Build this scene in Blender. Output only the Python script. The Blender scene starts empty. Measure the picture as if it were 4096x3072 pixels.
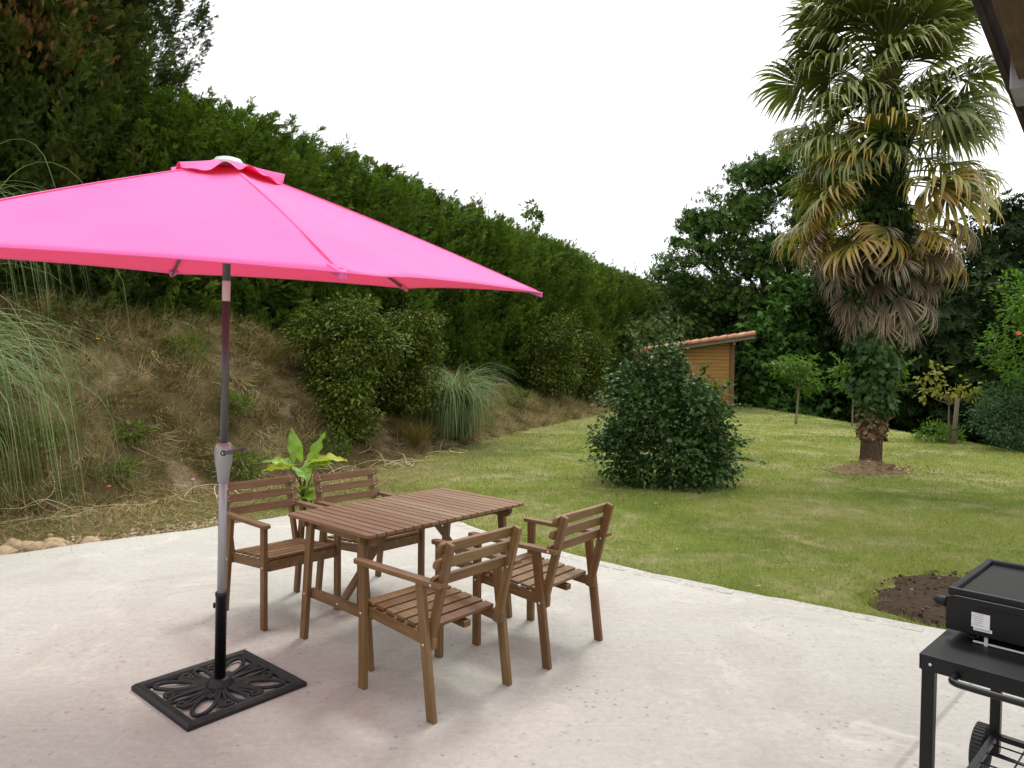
import bpy, math, random
import numpy as np
from mathutils import Vector, Matrix
R = math.radians
rng = np.random.default_rng(7)
random.seed(7)
S = bpy.context.scene
COL = S.collection

# ------------------------------------------------------------------ helpers
def tag(o, label=None, cat=None, group=None, kind=None):
    if label: o['label'] = label
    if cat: o['category'] = cat
    if group: o['group'] = group
    if kind: o['kind'] = kind
    return o

def empty(name, loc=(0, 0, 0), rz=0.0):
    o = bpy.data.objects.new(name, None)
    COL.objects.link(o)
    o.location = loc
    o.rotation_euler = (0, 0, rz)
    o.empty_display_size = 0.1
    return o

def link(name, me, parent=None):
    o = bpy.data.objects.new(name, me)
    COL.objects.link(o)
    if parent is not None: o.parent = parent
    return o

def copy_tree(o, parent=None):
    c = o.copy()
    COL.objects.link(c)
    c.parent = parent
    for ch in list(o.children):
        copy_tree(ch, c)
    return c

def np_mesh(name, V, F, mat, fattr=None, vattr=None, vvec=None, smooth=False):
    """V (n,3), F (m,3|4) numpy arrays"""
    me = bpy.data.meshes.new(name)
    V = np.ascontiguousarray(V, dtype=np.float32)
    F = np.ascontiguousarray(F, dtype=np.int32)
    k = F.shape[1]
    me.vertices.add(len(V)); me.vertices.foreach_set('co', V.ravel())
    me.loops.add(F.size); me.loops.foreach_set('vertex_index', F.ravel())
    me.polygons.add(len(F))
    me.polygons.foreach_set('loop_start', np.arange(0, F.size, k, dtype=np.int32))
    if smooth: me.polygons.foreach_set('use_smooth', np.ones(len(F), dtype=bool))
    for nm, a in (fattr or {}).items():
        at = me.attributes.new(nm, 'FLOAT', 'FACE'); at.data.foreach_set('value', np.asarray(a, np.float32))
    for nm, a in (vattr or {}).items():
        at = me.attributes.new(nm, 'FLOAT', 'POINT'); at.data.foreach_set('value', np.asarray(a, np.float32))
    for nm, a in (vvec or {}).items():
        at = me.attributes.new(nm, 'FLOAT_VECTOR', 'POINT'); at.data.foreach_set('vector', np.asarray(a, np.float32).ravel())
    me.update(calc_edges=True)
    if mat is not None: me.materials.append(mat)
    return me

class MB:
    """collects simple solids into one mesh; every vertex carries 'gc', a grain coordinate"""
    def __init__(s): s.v = []; s.f = []; s.g = []; s.sm = []
    def add(s, vs, fs, gs=None, smooth=False):
        b = len(s.v)
        s.v += [tuple(p) for p in vs]
        s.f += [tuple(b + i for i in f) for f in fs]
        s.g += [tuple(p) for p in (gs if gs is not None else vs)]
        s.sm += [smooth] * len(fs)
    def box(s, c, size, rz=0.0, M=None):
        x, y, z = [q / 2 for q in size]
        P = [Vector((a * x, b * y, d * z)) for d in (-1, 1) for a, b in ((-1, -1), (1, -1), (1, 1), (-1, 1))]
        if M is None: M = Matrix.Rotation(rz, 4, 'Z')
        M = Matrix.Translation(c) @ M
        off = Vector((random.random() * 9, random.random() * 9, random.random() * 9))
        s.add([M @ p for p in P], [(3, 2, 1, 0), (4, 5, 6, 7), (0, 1, 5, 4), (1, 2, 6, 5), (2, 3, 7, 6), (3, 0, 4, 7)], [p + off for p in P])
    def beam(s, p0, p1, w, t, up=(0, 0, 1)):
        """rectangular bar from p0 to p1; w across (perpendicular to up), t along up"""
        p0 = Vector(p0); p1 = Vector(p1); d = p1 - p0; L = d.length; d.normalize()
        u = Vector(up); u = (u - d * u.dot(d)).normalized(); a = u.cross(d)
        off = Vector((random.random() * 9, random.random() * 9, random.random() * 9))
        vs = []; gs = []
        for l in (0, L):
            for i, j in ((-1, -1), (1, -1), (1, 1), (-1, 1)):
                vs.append(p0 + d * l + a * (i * w / 2) + u * (j * t / 2)); gs.append(off + Vector((l, i * w / 2, j * t / 2)))
        s.add(vs, [(0, 1, 2, 3), (7, 6, 5, 4), (4, 5, 1, 0), (5, 6, 2, 1), (6, 7, 3, 2), (7, 4, 0, 3)], gs)
    def prism(s, pts, axis0, ax, ay, az, depth):
        """2-D outline pts in (ax, ay) plane extruded along az"""
        a0 = Vector(axis0); ax = Vector(ax); ay = Vector(ay); az = Vector(az); n = len(pts)
        off = Vector((random.random() * 9, random.random() * 9, random.random() * 9))
        vs = [a0 + ax * p[0] + ay * p[1] + az * (k * depth / 2) for k in (-1, 1) for p in pts]
        gs = [off + Vector((p[0], p[1], k * depth / 2)) for k in (-1, 1) for p in pts]
        fs = [tuple(range(n - 1, -1, -1)), tuple(range(n, 2 * n))] + [(i, (i + 1) % n, n + (i + 1) % n, n + i) for i in range(n)]
        s.add(vs, fs, gs)
    def tube(s, path, rad, n=8, closed=False, flat=1.0, caps=True, up=None):
        path = [Vector(p) for p in path]; m = len(path)
        rr = rad if isinstance(rad, (list, tuple)) else [rad] * m
        vs = []; prev = None
        for i, p in enumerate(path):
            if closed: d = path[(i + 1) % m] - path[i - 1]
            else: d = path[min(i + 1, m - 1)] - path[max(i - 1, 0)]
            d.normalize()
            r = Vector(up) if up is not None else (prev if prev is not None else (Vector((0, 0, 1)) if abs(d.z) < .9 else Vector((1, 0, 0))))
            r = (r - d * r.dot(d)).normalized(); prev = r; q = d.cross(r)
            for k in range(n):
                a = 2 * math.pi * k / n
                vs.append(p + q * (math.cos(a) * rr[i]) + r * (math.sin(a) * rr[i] * flat))
        fs = []
        for i in range(m if closed else m - 1):
            for k in range(n):
                a = i * n + k; b = i * n + (k + 1) % n; c = ((i + 1) % m) * n
                fs.append((a, b, c + (k + 1) % n, c + k))
        s.add(vs, fs, None, True)
        if caps and not closed:
            b = len(s.v) - m * n
            s.f.append(tuple(b + k for k in range(n - 1, -1, -1))); s.sm.append(False)
            s.f.append(tuple(b + (m - 1) * n + k for k in range(n))); s.sm.append(False)
    def lathe(s, prof, n=20, c=(0, 0, 0), M=None):
        vs = []; M = M or Matrix.Identity(4); M = Matrix.Translation(c) @ M
        for r, z in prof:
            for k in range(n):
                a = 2 * math.pi * k / n; vs.append(M @ Vector((r * math.cos(a), r * math.sin(a), z)))
        m = len(prof)
        fs = [(i * n + k, i * n + (k + 1) % n, (i + 1) * n + (k + 1) % n, (i + 1) * n + k) for i in range(m - 1) for k in range(n)]
        s.add(vs, fs, None, True)
        b = len(s.v) - m * n
        if prof[0][0] > 1e-5: s.f.append(tuple(b + k for k in range(n - 1, -1, -1))); s.sm.append(False)
        if prof[-1][0] > 1e-5: s.f.append(tuple(b + (m - 1) * n + k for k in range(n))); s.sm.append(False)
    def build(s, name, mat, parent=None, bevel=0, segs=2, loc=None):
        me = bpy.data.meshes.new(name)
        me.from_pydata(s.v, [], s.f)
        at = me.attributes.new('gc', 'FLOAT_VECTOR', 'POINT')
        at.data.foreach_set('vector', np.array(s.g, np.float32).ravel())
        me.polygons.foreach_set('use_smooth', s.sm)
        me.materials.append(mat); me.update()
        o = link(name, me, parent)
        if loc is not None: o.location = loc
        if bevel:
            b = o.modifiers.new('bevel', 'BEVEL'); b.width = bevel; b.segments = segs; b.limit_method = 'ANGLE'; b.angle_limit = R(40)
        return o

def nrm(a): return a / np.maximum(np.linalg.norm(a, axis=-1, keepdims=True), 1e-9)
def rdir(n): return nrm(rng.normal(size=(n, 3)))

def scatter(tv, tf, pos, d, n, sc, tint=None, sy=None):
    """copies of a template (x along d, z along n) merged into arrays; returns V, F, tint per face"""
    tv = np.asarray(tv, float); tf = np.asarray(tf, int); N = len(pos); k = len(tv)
    d = nrm(np.asarray(d, float)); n = np.asarray(n, float)
    n = n - (n * d).sum(1, keepdims=True) * d; n = nrm(n); y = np.cross(n, d)
    sc = np.broadcast_to(np.asarray(sc, float), (N,)); sy = sc if sy is None else np.broadcast_to(np.asarray(sy, float), (N,))
    V = (pos[:, None] + (tv[None, :, 0, None] * sc[:, None, None]) * d[:, None] + (tv[None, :, 1, None] * sy[:, None, None]) * y[:, None]
         + (tv[None, :, 2, None] * sc[:, None, None]) * n[:, None]).reshape(-1, 3)
    F = (tf[None] + (np.arange(N) * k)[:, None, None]).reshape(-1, tf.shape[1])
    if tint is None: tint = rng.random(N)
    return V, F, np.repeat(tint, len(tf))

def merge(parts):
    Vs, Fs, Ts = [], [], []; b = 0
    for V, F, t in parts:
        Vs.append(V); Fs.append(F + b); Ts.append(t); b += len(V)
    return np.concatenate(Vs), np.concatenate(Fs), np.concatenate(Ts)

def leaf_obj(name, parts, mat, parent=None, off=(0, 0, 0)):
    V, F, t = merge(parts)
    return link(name, np_mesh(name, V - np.array(off), F, mat, fattr={'tint': t}), parent)

# leaf templates (x along, y across, z normal)
def t_leaf(w=.5, fold=.12, droop=.1):
    return [(0, 0, 0), (.42, w / 2, fold), (1, 0, -droop), (.42, -w / 2, fold)], [(0, 2, 1), (0, 3, 2)]
def t_fan(radii, droop=.15, span=2.6):
    """lobed leaf: outline around the base point"""
    n = len(radii); v = [(0, 0, 0)]
    for i, r in enumerate(radii):
        a = -span + 2 * span * i / (n - 1)
        v.append((.45 + r * math.cos(a) * .55, r * math.sin(a) * .55, -droop * r * r + (.05 if i % 2 else -.03)))
    v.append((.45, 0, .06)); c = n + 1
    return v, [(c, i, i + 1) for i in range(1, n)] + [(c, 0, 1), (c, n, 0)]
LEAF = t_leaf(); LEAFN = t_leaf(.32, .06, .15); LEAFW = t_leaf(.7, .1, .12)
FIG = t_fan([.55, .9, .5, 1.0, .55, 1.15, .55, 1.0, .5, .9, .55], .3)
IVY = t_fan([.6, .85, .6, 1.0, .65, 1.2, .65, 1.0, .6, .85, .6], .1)
def t_rosette(k=6, w=.42):
    v = []; f = []
    for i in range(k):
        a = 2 * math.pi * i / k + .3 * math.sin(i * 7.1); lift = .35 + .5 * ((i * 37 % 10) / 10); r = .8 + .3 * ((i * 53 % 10) / 10)
        d = Vector((math.cos(a) * math.cos(lift), math.sin(a) * math.cos(lift), math.sin(lift))); sd = Vector((-math.sin(a), math.cos(a), 0)); b = len(v)
        v += [d * .05, d * (.5 * r) + sd * (w / 2 * r) + Vector((0, 0, .05)), d * r - Vector((0, 0, .12)), d * (.5 * r) - sd * (w / 2 * r) + Vector((0, 0, .05))]
        f += [(b, b + 2, b + 1), (b, b + 3, b + 2)]
    return [(p[2], p[1], p[0]) for p in v], f         # rosette axis along x (outward)
ROS = t_rosette()
def t_spray():
    """feathery conifer spray: main blade with side blades"""
    v = []; f = []
    def bl(p, a, L, w, z):
        c, s_ = math.cos(a), math.sin(a); b = len(v)
        v.extend([(p - s_ * -w, -c * w, 0), (p + s_ * -w, c * w, 0), (p + c * L, s_ * L, z)]); f.append((b, b + 1, b + 2))
    bl(0, 0, 1.0, .035, -.08)
    for i, p in enumerate((.1, .25, .4, .55, .7)):
        L = .5 * (1 - p * .75)
        bl(p, .62, L, .045, .06 - .1 * p); bl(p + .06, -.66, L, .045, -.04 - .05 * p)
    return v, f
SPRAY = t_spray()
BLADE = ([(0, -.5, 0), (0, .5, 0), (.55, .32, .06), (.55, -.32, .06), (1, 0, .28)], [(0, 1, 2), (0, 2, 3), (3, 2, 4)])
BLADE1 = ([(0, -.5, 0), (0, .5, 0), (1, 0, .2)], [(0, 1, 2)])

# ------------------------------------------------------------------ materials
class NT:
    def __init__(s, name):
        s.m = bpy.data.materials.new(name); s.m.use_nodes = True; s.t = s.m.node_tree
        s.t.nodes.clear(); s.out = s.t.nodes.new('ShaderNodeOutputMaterial')
    def n(s, ty, ins=None, **kw):
        nd = s.t.nodes.new('ShaderNode' + ty)
        for k, v in kw.items(): setattr(nd, k, v)
        for k, v in (ins or {}).items(): s.put(nd.inputs[k], v)
        return nd
    def put(s, sock, v):
        if isinstance(v, bpy.types.NodeSocket): s.t.links.new(v, sock)
        elif isinstance(v, (tuple, list)) and len(v) == 3 and sock.type == 'RGBA': sock.default_value = (*v, 1)
        else: sock.default_value = v
    def attr(s, nm, out='Fac'): return s.n('Attribute', attribute_name=nm).outputs[out]
    def noise(s, vec, scale, detail=4, rough=.6, dist=0, out='Fac'):
        i = {'Scale': scale, 'Detail': detail, 'Roughness': rough, 'Distortion': dist}
        if vec is not None: i['Vector'] = vec
        return s.n('TexNoise', i).outputs[out]
    def ramp(s, fac, stops, interp='LINEAR'):
        nd = s.n('ValToRGB', {'Fac': fac}); cr = nd.color_ramp; cr.interpolation = interp
        while len(cr.elements) < len(stops): cr.elements.new(.5)
        for e, (p, c) in zip(cr.elements, stops):
            e.position = p; e.color = (*c, 1) if len(c) == 3 else c
        return nd.outputs['Color']
    def maprange(s, v, a, b, c=0., d=1.):
        return s.n('MapRange', {'Value': v, 'From Min': a, 'From Max': b, 'To Min': c, 'To Max': d}).outputs[0]
    def math(s, op, a, b=0., clamp=False):
        nd = s.n('Math', operation=op, use_clamp=clamp); s.put(nd.inputs[0], a); s.put(nd.inputs[1], b); return nd.outputs[0]
    def mix(s, f, a, b, mode='MIX'):
        nd = s.n('Mix', data_type='RGBA', blend_type=mode); s.put(nd.inputs[0], f); s.put(nd.inputs[6], a); s.put(nd.inputs[7], b); return nd.outputs[2]
    def vmul(s, v, k):
        nd = s.n('VectorMath', operation='MULTIPLY'); s.put(nd.inputs[0], v); nd.inputs[1].default_value = k; return nd.outputs[0]
    def obj(s): return s.n('TexCoord').outputs['Object']
    def bump(s, h, st=.3, dist=.01):
        return s.n('Bump', {'Height': h, 'Strength': st, 'Distance': dist}).outputs[0]
    def pbr(s, col, rough=.6, metal=0., normal=None, spec=.5, extra=None):
        i = {'Base Color': col, 'Roughness': rough, 'Metallic': metal, 'Specular IOR Level': spec}
        if normal is not None: i['Normal'] = normal
        i.update(extra or {})
        return s.n('BsdfPrincipled', i).outputs[0]
    def done(s, sh): s.t.links.new(sh, s.out.inputs['Surface']); return s.m

def leaf_mat(name, stops, rough=.5, trans=.3, tcol=(1.25, 1.3, .6), nscale=.9, namp=.35, spec=.12):
    t = NT(name); v = t.attr('tint')
    nz = t.noise(t.obj(), nscale, 3)
    f = t.math('ADD', t.math('MULTIPLY', v, 1 - namp), t.math('MULTIPLY', t.maprange(nz, .3, .7), namp))
    c = t.ramp(f, stops)
    a = t.pbr(c, rough, spec=spec)
    tc = t.mix(1.0, c, tcol, 'MULTIPLY')
    b = t.n('BsdfTranslucent', {'Color': tc}).outputs[0]
    return t.done(t.n('MixShader', {0: trans, 1: a, 2: b}).outputs[0])

def simple(name, col, rough=.5, metal=0., nscale=0, namp=.2, bump=0., spec=.5):
    t = NT(name); c = col; nm = None
    if nscale:
        nz = t.noise(t.obj(), nscale, 5, .65)
        c = t.mix(t.maprange(nz, .3, .75), tuple(q * (1 - namp) for q in col), tuple(min(1, q * (1 + namp)) for q in col))
        if bump: nm = t.bump(nz, bump, .004)
    return t.done(t.pbr(c, rough, metal, nm, spec))

def wood_mat(name, dark, light, rough=.55):
    t = NT(name); g = t.attr('gc', 'Vector')
    base = t.noise(t.vmul(g, (1.6, 9, 9)), 1.0, 2)
    fine = t.noise(t.vmul(g, (6, 140, 140)), 1.0, 4, .7, .3)
    rings = t.noise(t.vmul(g, (2.2, 38, 38)), 1.0, 3, .5, 1.2)
    c = t.mix(t.maprange(rings, .3, .7), dark, light)
    sh_ = t.n('VectorMath', operation='ADD'); t.put(sh_.inputs[0], t.vmul(g, (.25, .9, .9))); rn_ = t.n('CombineXYZ', {0: t.math('MULTIPLY', t.n('ObjectInfo').outputs['Random'], 9.)}).outputs[0]; t.put(sh_.inputs[1], rn_)
    hue = t.noise(sh_.outputs[0], 1.0, 1)
    c = t.mix(t.maprange(hue, .42, .62, 0, .75), c, (dark[0] * 1.2, dark[1] * .9, dark[2] * .8))
    c = t.mix(t.maprange(hue, .46, .34, 0, .5), c, (light[0] * .95, light[1] * 1.08, light[2] * 1.15))
    c = t.mix(t.maprange(base, .25, .75, 0, .55), c, tuple(q * .62 for q in dark))
    c = t.mix(t.maprange(fine, .42, .72, .0, .45), c, tuple(q * .5 for q in dark))
    dirt = t.noise(t.obj(), 7, 4)
    c = t.mix(t.maprange(dirt, .52, .8, 0, .25), c, (.24, .19, .14))
    return t.done(t.pbr(c, t.maprange(fine, .3, .7, rough - .1, rough + .12), 0, t.bump(fine, .22, .002), .4))

M = {}
M['wood'] = wood_mat('acacia_wood', (.128, .068, .022), (.28, .158, .059))
M['wood_top'] = wood_mat('weathered_tabletop_wood', (.18, .104, .049), (.325, .208, .113), .5)
M['beam_wood'] = wood_mat('porch_wood', (.05, .028, .011), (.09, .05, .02), .8)
M['dark_board'] = wood_mat('porch_board', (.02, .013, .009), (.035, .023, .014), .8)
M['stake'] = wood_mat('stake_wood', (.20, .155, .10), (.33, .27, .19), .8)
M['post_wood'] = wood_mat('shed_post_wood', (.13, .07, .032), (.22, .12, .055), .75)
M['fascia'] = wood_mat('shed_fascia_wood', (.14, .12, .10), (.24, .21, .18), .8)
M['bolt'] = simple('steel', (.6, .6, .6), .3, 1)
M['black'] = simple('black_enamel', (.006, .006, .007), .36, 0, 60, .3, .05, .3)
M['black_matte'] = simple('black_coating', (.008, .008, .009), .5, 0, 90, .35, .2, .3)
M['plate'] = simple('plancha_plate', (.007, .007, .007), .5, 0, 25, .4, .05, .2)
M['chrome'] = simple('bright_metal', (.6, .62, .63), .4, .15)
M['rubber'] = simple('rubber', (.02, .02, .022), .75, 0, 50, .3, .1)
M['iron'] = simple('cast_iron', (.014, .013, .014), .5, .1, 55, .7, .5, .35)
M['pole_low'] = simple('grey_pole_paint', (.34, .34, .36), .4, .35, 12, .06)
M['pole_up'] = simple('maroon_pole_paint', (.095, .105, .108), .38, .3, 12, .08)
M['sticker'] = simple('sticker_paper', (.72, .72, .72), .6)
M['ink'] = simple('sticker_ink', (.35, .35, .36), .6)
M['cap'] = simple('cap_plastic', (.42, .47, .45), .35)
M['galv'] = simple('galvanised_sheet', (.2, .2, .21), .55, .1, 9, .25)

def cloth():
    t = NT('pink_canopy_cloth'); o = t.obj()
    w = t.noise(t.vmul(o, (500, 500, 500)), 1, 2)
    c = t.mix(t.maprange(t.noise(o, 3, 3), .3, .7), (.90, .175, .50), (.92, .20, .54))
    d = t.pbr(c, .75, 0, t.bump(w, .08, .001), .25, {'Sheen Weight': .15})
    b = t.n('BsdfTranslucent', {'Color': (.92, .035, .10)}).outputs[0]
    return t.done(t.n('MixShader', {0: .36, 1: d, 2: b}).outputs[0])
M['cloth'] = cloth()

def concrete():
    t = NT('patio_concrete'); o = t.obj()
    big = t.noise(o, .55, 4, .55, .4); mid = t.noise(o, 2.6, 5, .6, .6); fine = t.noise(o, 45, 4, .7)
    c = t.ramp(big, [(.28, (.355, .337, .300)), (.5, (.405, .390, .348)), (.72, (.452, .440, .395))])
    c = t.mix(t.maprange(mid, .55, .75, 0, .65), c, (.56, .52, .46))
    c = t.mix(t.maprange(t.noise(t.vmul(o, (1, 1, 1)), 5.5, 6, .7, 1.), .58, .78, 0, .4), c, (.36, .31, .26))
    # second pour: a greyer slab to the near right
    sx = t.n('SeparateXYZ', {0: o}); L = t.math('ADD', t.math('MULTIPLY', sx.outputs[0], .70), t.math('MULTIPLY', sx.outputs[1], -.714))
    L = t.math('ADD', L, t.math('MULTIPLY', t.noise(o, 3, 3), .03))
    side = t.maprange(L, -.875, -.855)
    c = t.mix(t.math('MULTIPLY', side, .5), c, (.45, .435, .40))
    groove = t.math('SUBTRACT', 1.0, t.maprange(t.math('ABSOLUTE', t.math('ADD', L, .875)), .004, .014), True)
    c = t.mix(t.math('MULTIPLY', groove, .6), c, (.22, .205, .18))
    # brushed streaks and aggregate specks
    br = t.noise(t.vmul(o, (3, 60, 1)), 1, 2)
    c = t.mix(t.maprange(br, .5, .8, 0, .18), c, (.66, .62, .57))
    sp = t.n('TexVoronoi', {'Vector': o, 'Scale': 17., 'Randomness': 1.}).outputs['Distance']
    spm = t.math('MULTIPLY', t.maprange(sp, .20, .10), t.maprange(t.noise(o, 1.7, 3), .40, .60))
    c = t.mix(t.math('MULTIPLY', spm, .75), c, (.19, .17, .16))
    grit = t.noise(o, 26, 6, .8)
    c = t.mix(t.maprange(grit, .50, .72, 0, .5), c, (.27, .24, .215))
    c = t.mix(t.maprange(grit, .45, .28, 0, .5), c, (.60, .57, .52))
    sp2 = t.n('TexVoronoi', {'Vector': t.vmul(o, (1.3, 1.1, 1)), 'Scale': 9., 'Randomness': 1.}).outputs['Distance']
    c = t.mix(t.math('MULTIPLY', t.maprange(sp2, .075, .04, 0, .6), t.maprange(t.noise(o, 2.3, 2), .48, .6)), c, (.17, .15, .135))
    c = t.mix(t.maprange(fine, .35, .7, 0, .22), c, (.28, .25, .23))
    pat = t.noise(o, 1.25, 6, .72, .9)
    c = t.mix(t.maprange(pat, .50, .68, 0, .5), c, (.30, .268, .235))
    c = t.mix(t.maprange(pat, .40, .30, 0, .55), c, (.57, .54, .49))
    h = t.math('ADD', t.math('MULTIPLY', fine, .6), t.math('SUBTRACT', t.math('MULTIPLY', mid, .8), t.math('MULTIPLY', groove, 1.5)))
    return t.done(t.pbr(c, .85, 0, t.bump(h, .35, .006), .25))
M['concrete'] = concrete()

GREENS = dict(a=(.118, .168, .030), b=(.222, .265, .054), c=(.315, .308, .092), tan=(.47, .395, .23))
def lawn_color(t, o, dry):
    p1 = t.noise(o, .42, 4, .6, .5); p2 = t.noise(o, .95, 4, .6, .3); p3 = t.noise(o, 14, 3, .7)
    c = t.ramp(p1, [(.3, GREENS['a']), (.5, GREENS['b']), (.72, GREENS['c'])])
    p4 = t.noise(o, 2.1, 6, .75, .8)
    c = t.mix(t.math('MULTIPLY', t.maprange(p2, .44, .60), t.maprange(p4, .42, .60, 0, .8)), c, GREENS['tan'])
    c = t.mix(t.maprange(t.noise(o, .9, 4, .6, .4), .56, .70, 0, .5), c, GREENS['a'])
    c = t.mix(t.maprange(p3, .5, .75, 0, .4), c, (.075, .105, .022))
    return t.mix(dry, c, t.ramp(p3, [(.3, (.15, .105, .05)), (.7, (.31, .24, .13))]))
def lawn_mat():
    t = NT('lawn_turf'); o = t.obj(); dry = t.attr('dry')
    dm = t.math('MULTIPLY', dry, t.maprange(t.noise(o, 2.2, 4), .25, .6, .5, 1.0), True)
    c = lawn_color(t, o, dm)
    h = t.noise(o, 70, 4, .8)
    c = t.mix(t.maprange(h, .35, .7, .3, 0), c, (.03, .035, .012))
    return t.done(t.pbr(c, .95, 0, t.bump(h, .9, .03), .1))
M['lawn'] = lawn_mat()
def grass_mat():
    t = NT('grass_blades'); o = t.obj(); v = t.attr('tint')
    c = lawn_color(t, o, t.attr('dry'))
    c = t.mix(.38, c, t.ramp(v, [(0, (.10, .145, .025)), (.45, (.195, .255, .05)), (.8, (.28, .31, .085)), (1, (.48, .41, .23))]))
    a = t.pbr(c, .6, spec=.2); b = t.n('BsdfTranslucent', {'Color': t.mix(1., c, (1.2, 1.3, .6), 'MULTIPLY')}).outputs[0]
    return t.done(t.n('MixShader', {0: .3, 1: a, 2: b}).outputs[0])
M['grass'] = grass_mat()
def bank_mat():
    t = NT('bank_earth'); o = t.obj()
    a = t.noise(o, 1.1, 5, .62, .5); b = t.noise(o, 6, 5, .7, .5); f = t.noise(t.vmul(o, (1, 1, .35)), 38, 4, .75)
    c = t.ramp(a, [(.3, (.06, .046, .017)), (.5, (.15, .112, .048)), (.72, (.31, .245, .125))])
    c = t.mix(t.maprange(b, .5, .75, 0, .8), c, (.07, .075, .022))
    c = t.mix(t.maprange(t.noise(o, 1.7, 3, .5), .60, .68, 0, .8), c, (.40, .31, .19))
    c = t.mix(t.maprange(f, .4, .7, .5, 0), c, (.04, .03, .016))
    return t.done(t.pbr(c, .95, 0, t.bump(t.math('ADD', b, f), .8, .06), .1))
M['bank'] = bank_mat()
M['straw'] = leaf_mat('dry_grass_straw', [(0, (.045, .034, .011)), (.3, (.145, .108, .040)), (.62, (.37, .295, .135)), (.74, (.44, .35, .20)), (.79, (.19, .18, .045)), (1, (.075, .12, .022))], .7, .2, (1.1, 1.05, .8), 1.3, .3, .1)
M['stalk'] = leaf_mat('dry_reed_stalk', [(0, (.28, .20, .10)), (.6, (.45, .36, .21)), (1, (.56, .47, .31))], .6, .1, (1, 1, .8), 2, .3)
M['soil'] = simple('dark_soil', (.048, .032, .02), .95, 0, 26, .55, .9, .1)
M['clod'] = leaf_mat('soil_clods', [(0, (.035, .022, .013)), (.8, (.095, .062, .036)), (1, (.3, .25, .16))], .95, 0., nscale=8)
M['mound'] = simple('mound_earth', (.15, .105, .055), .95, 0, 14, .5, .9, .1)
M['litter'] = leaf_mat('leaf_litter', [(0, (.12, .08, .04)), (.6, (.26, .18, .09)), (1, (.58, .50, .36))], .8, .1, (1, 1, .8), 5)
M['gravel'] = leaf_mat('tan_gravel', [(0, (.15, .105, .06)), (.6, (.33, .25, .15)), (1, (.52, .44, .33))], .9, 0., nscale=6)
M['stone'] = simple('tan_stone', (.36, .265, .16), .85, 0, 9, .35, .6, .2)
M['sett'] = simple('pale_sett', (.40, .38, .335), .9, 0, 16, .3, .5, .2)
M['conifer'] = leaf_mat('conifer_foliage', [(0, (.022, .042, .007)), (.45, (.066, .112, .015)), (.8, (.135, .200, .028)), (1, (.20, .27, .055))], .65, .25, (1.2, 1.4, .5), .8, .45, .12)
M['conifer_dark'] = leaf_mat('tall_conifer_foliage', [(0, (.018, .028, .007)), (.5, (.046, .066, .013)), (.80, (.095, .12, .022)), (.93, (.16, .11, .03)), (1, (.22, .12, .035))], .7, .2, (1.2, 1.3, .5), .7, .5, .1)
M['shrub'] = leaf_mat('glossy_shrub_leaf', [(0, (.016, .040, .010)), (.5, (.036, .080, .018)), (.88, (.075, .145, .036)), (1, (.15, .11, .06))], .4, .18, (1.2, 1.4, .5), 2, .3, .3)
M['bushleaf'] = leaf_mat('small_bush_leaf', [(0, (.022, .032, .006)), (.5, (.075, .105, .014)), (.85, (.165, .20, .03)), (1, (.27, .21, .04))], .5, .12, (1.2, 1.3, .5), 5, .4)  # darkest stops and clumpy noise put inner bush shade into the leaf colour
M['oak'] = leaf_mat('oak_leaf', [(0, (.020, .044, .010)), (.5, (.046, .092, .018)), (.85, (.09, .155, .03)), (1, (.14, .20, .05))], .5, .25, (1.2, 1.4, .5), .7, .4)
M['fig'] = leaf_mat('fig_leaf', [(0, (.028, .070, .016)), (.5, (.058, .130, .026)), (.85, (.10, .20, .042)), (1, (.15, .25, .06))], .5, .22, (1.2, 1.4, .5), .8, .3)
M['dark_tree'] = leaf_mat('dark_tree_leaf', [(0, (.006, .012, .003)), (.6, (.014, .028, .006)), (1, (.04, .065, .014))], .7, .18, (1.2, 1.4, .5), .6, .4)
M['backhedge'] = leaf_mat('back_hedge_leaf', [(0, (.03, .055, .012)), (.5, (.085, .135, .032)), (1, (.16, .22, .06))], .6, .25, (1.2, 1.3, .6), .7, .4)
M['bright'] = leaf_mat('bright_vine_leaf', [(0, (.035, .085, .012)), (.5, (.075, .165, .02)), (1, (.14, .25, .035))], .45, .35, (1.2, 1.3, .5), 1.5, .3)
M['bluegreen'] = leaf_mat('blue_green_leaf', [(0, (.02, .05, .020)), (.5, (.048, .10, .042)), (1, (.10, .17, .075))], .5, .2, (1.1, 1.3, .7), 1.5, .3)
M['sapling'] = leaf_mat('sapling_leaf', [(0, (.04, .095, .014)), (.5, (.085, .17, .025)), (1, (.15, .24, .04))], .5, .35, (1.2, 1.3, .5), 2, .3)
M['sapling_yellow'] = leaf_mat('yellowing_leaf', [(0, (.10, .13, .02)), (.5, (.20, .21, .04)), (1, (.32, .28, .07))], .5, .35, (1.2, 1.2, .5), 2, .3)
M['pampas'] = leaf_mat('pampas_blade', [(0, (.06, .095, .032)), (.5, (.13, .19, .07)), (.82, (.24, .30, .14)), (1, (.40, .35, .19))], .5, .3, (1.1, 1.2, .6), 1., .2)
M['tuft'] = leaf_mat('golden_tuft', [(0, (.10, .085, .02)), (.6, (.20, .155, .045)), (1, (.28, .24, .09))], .6, .3, (1.1, 1.1, .6), 2, .2)
M['weed'] = leaf_mat('weed_leaf', [(0, (.045, .075, .014)), (.6, (.10, .15, .026)), (1, (.17, .22, .045))], .5, .3, (1.2, 1.3, .5), 2, .3)
M['weed_dark'] = leaf_mat('bank_weed_leaf', [(0, (.03, .045, .010)), (.6, (.065, .095, .018)), (1, (.12, .14, .03))], .6, .25, (1.2, 1.3, .5), 2, .3)
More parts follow.
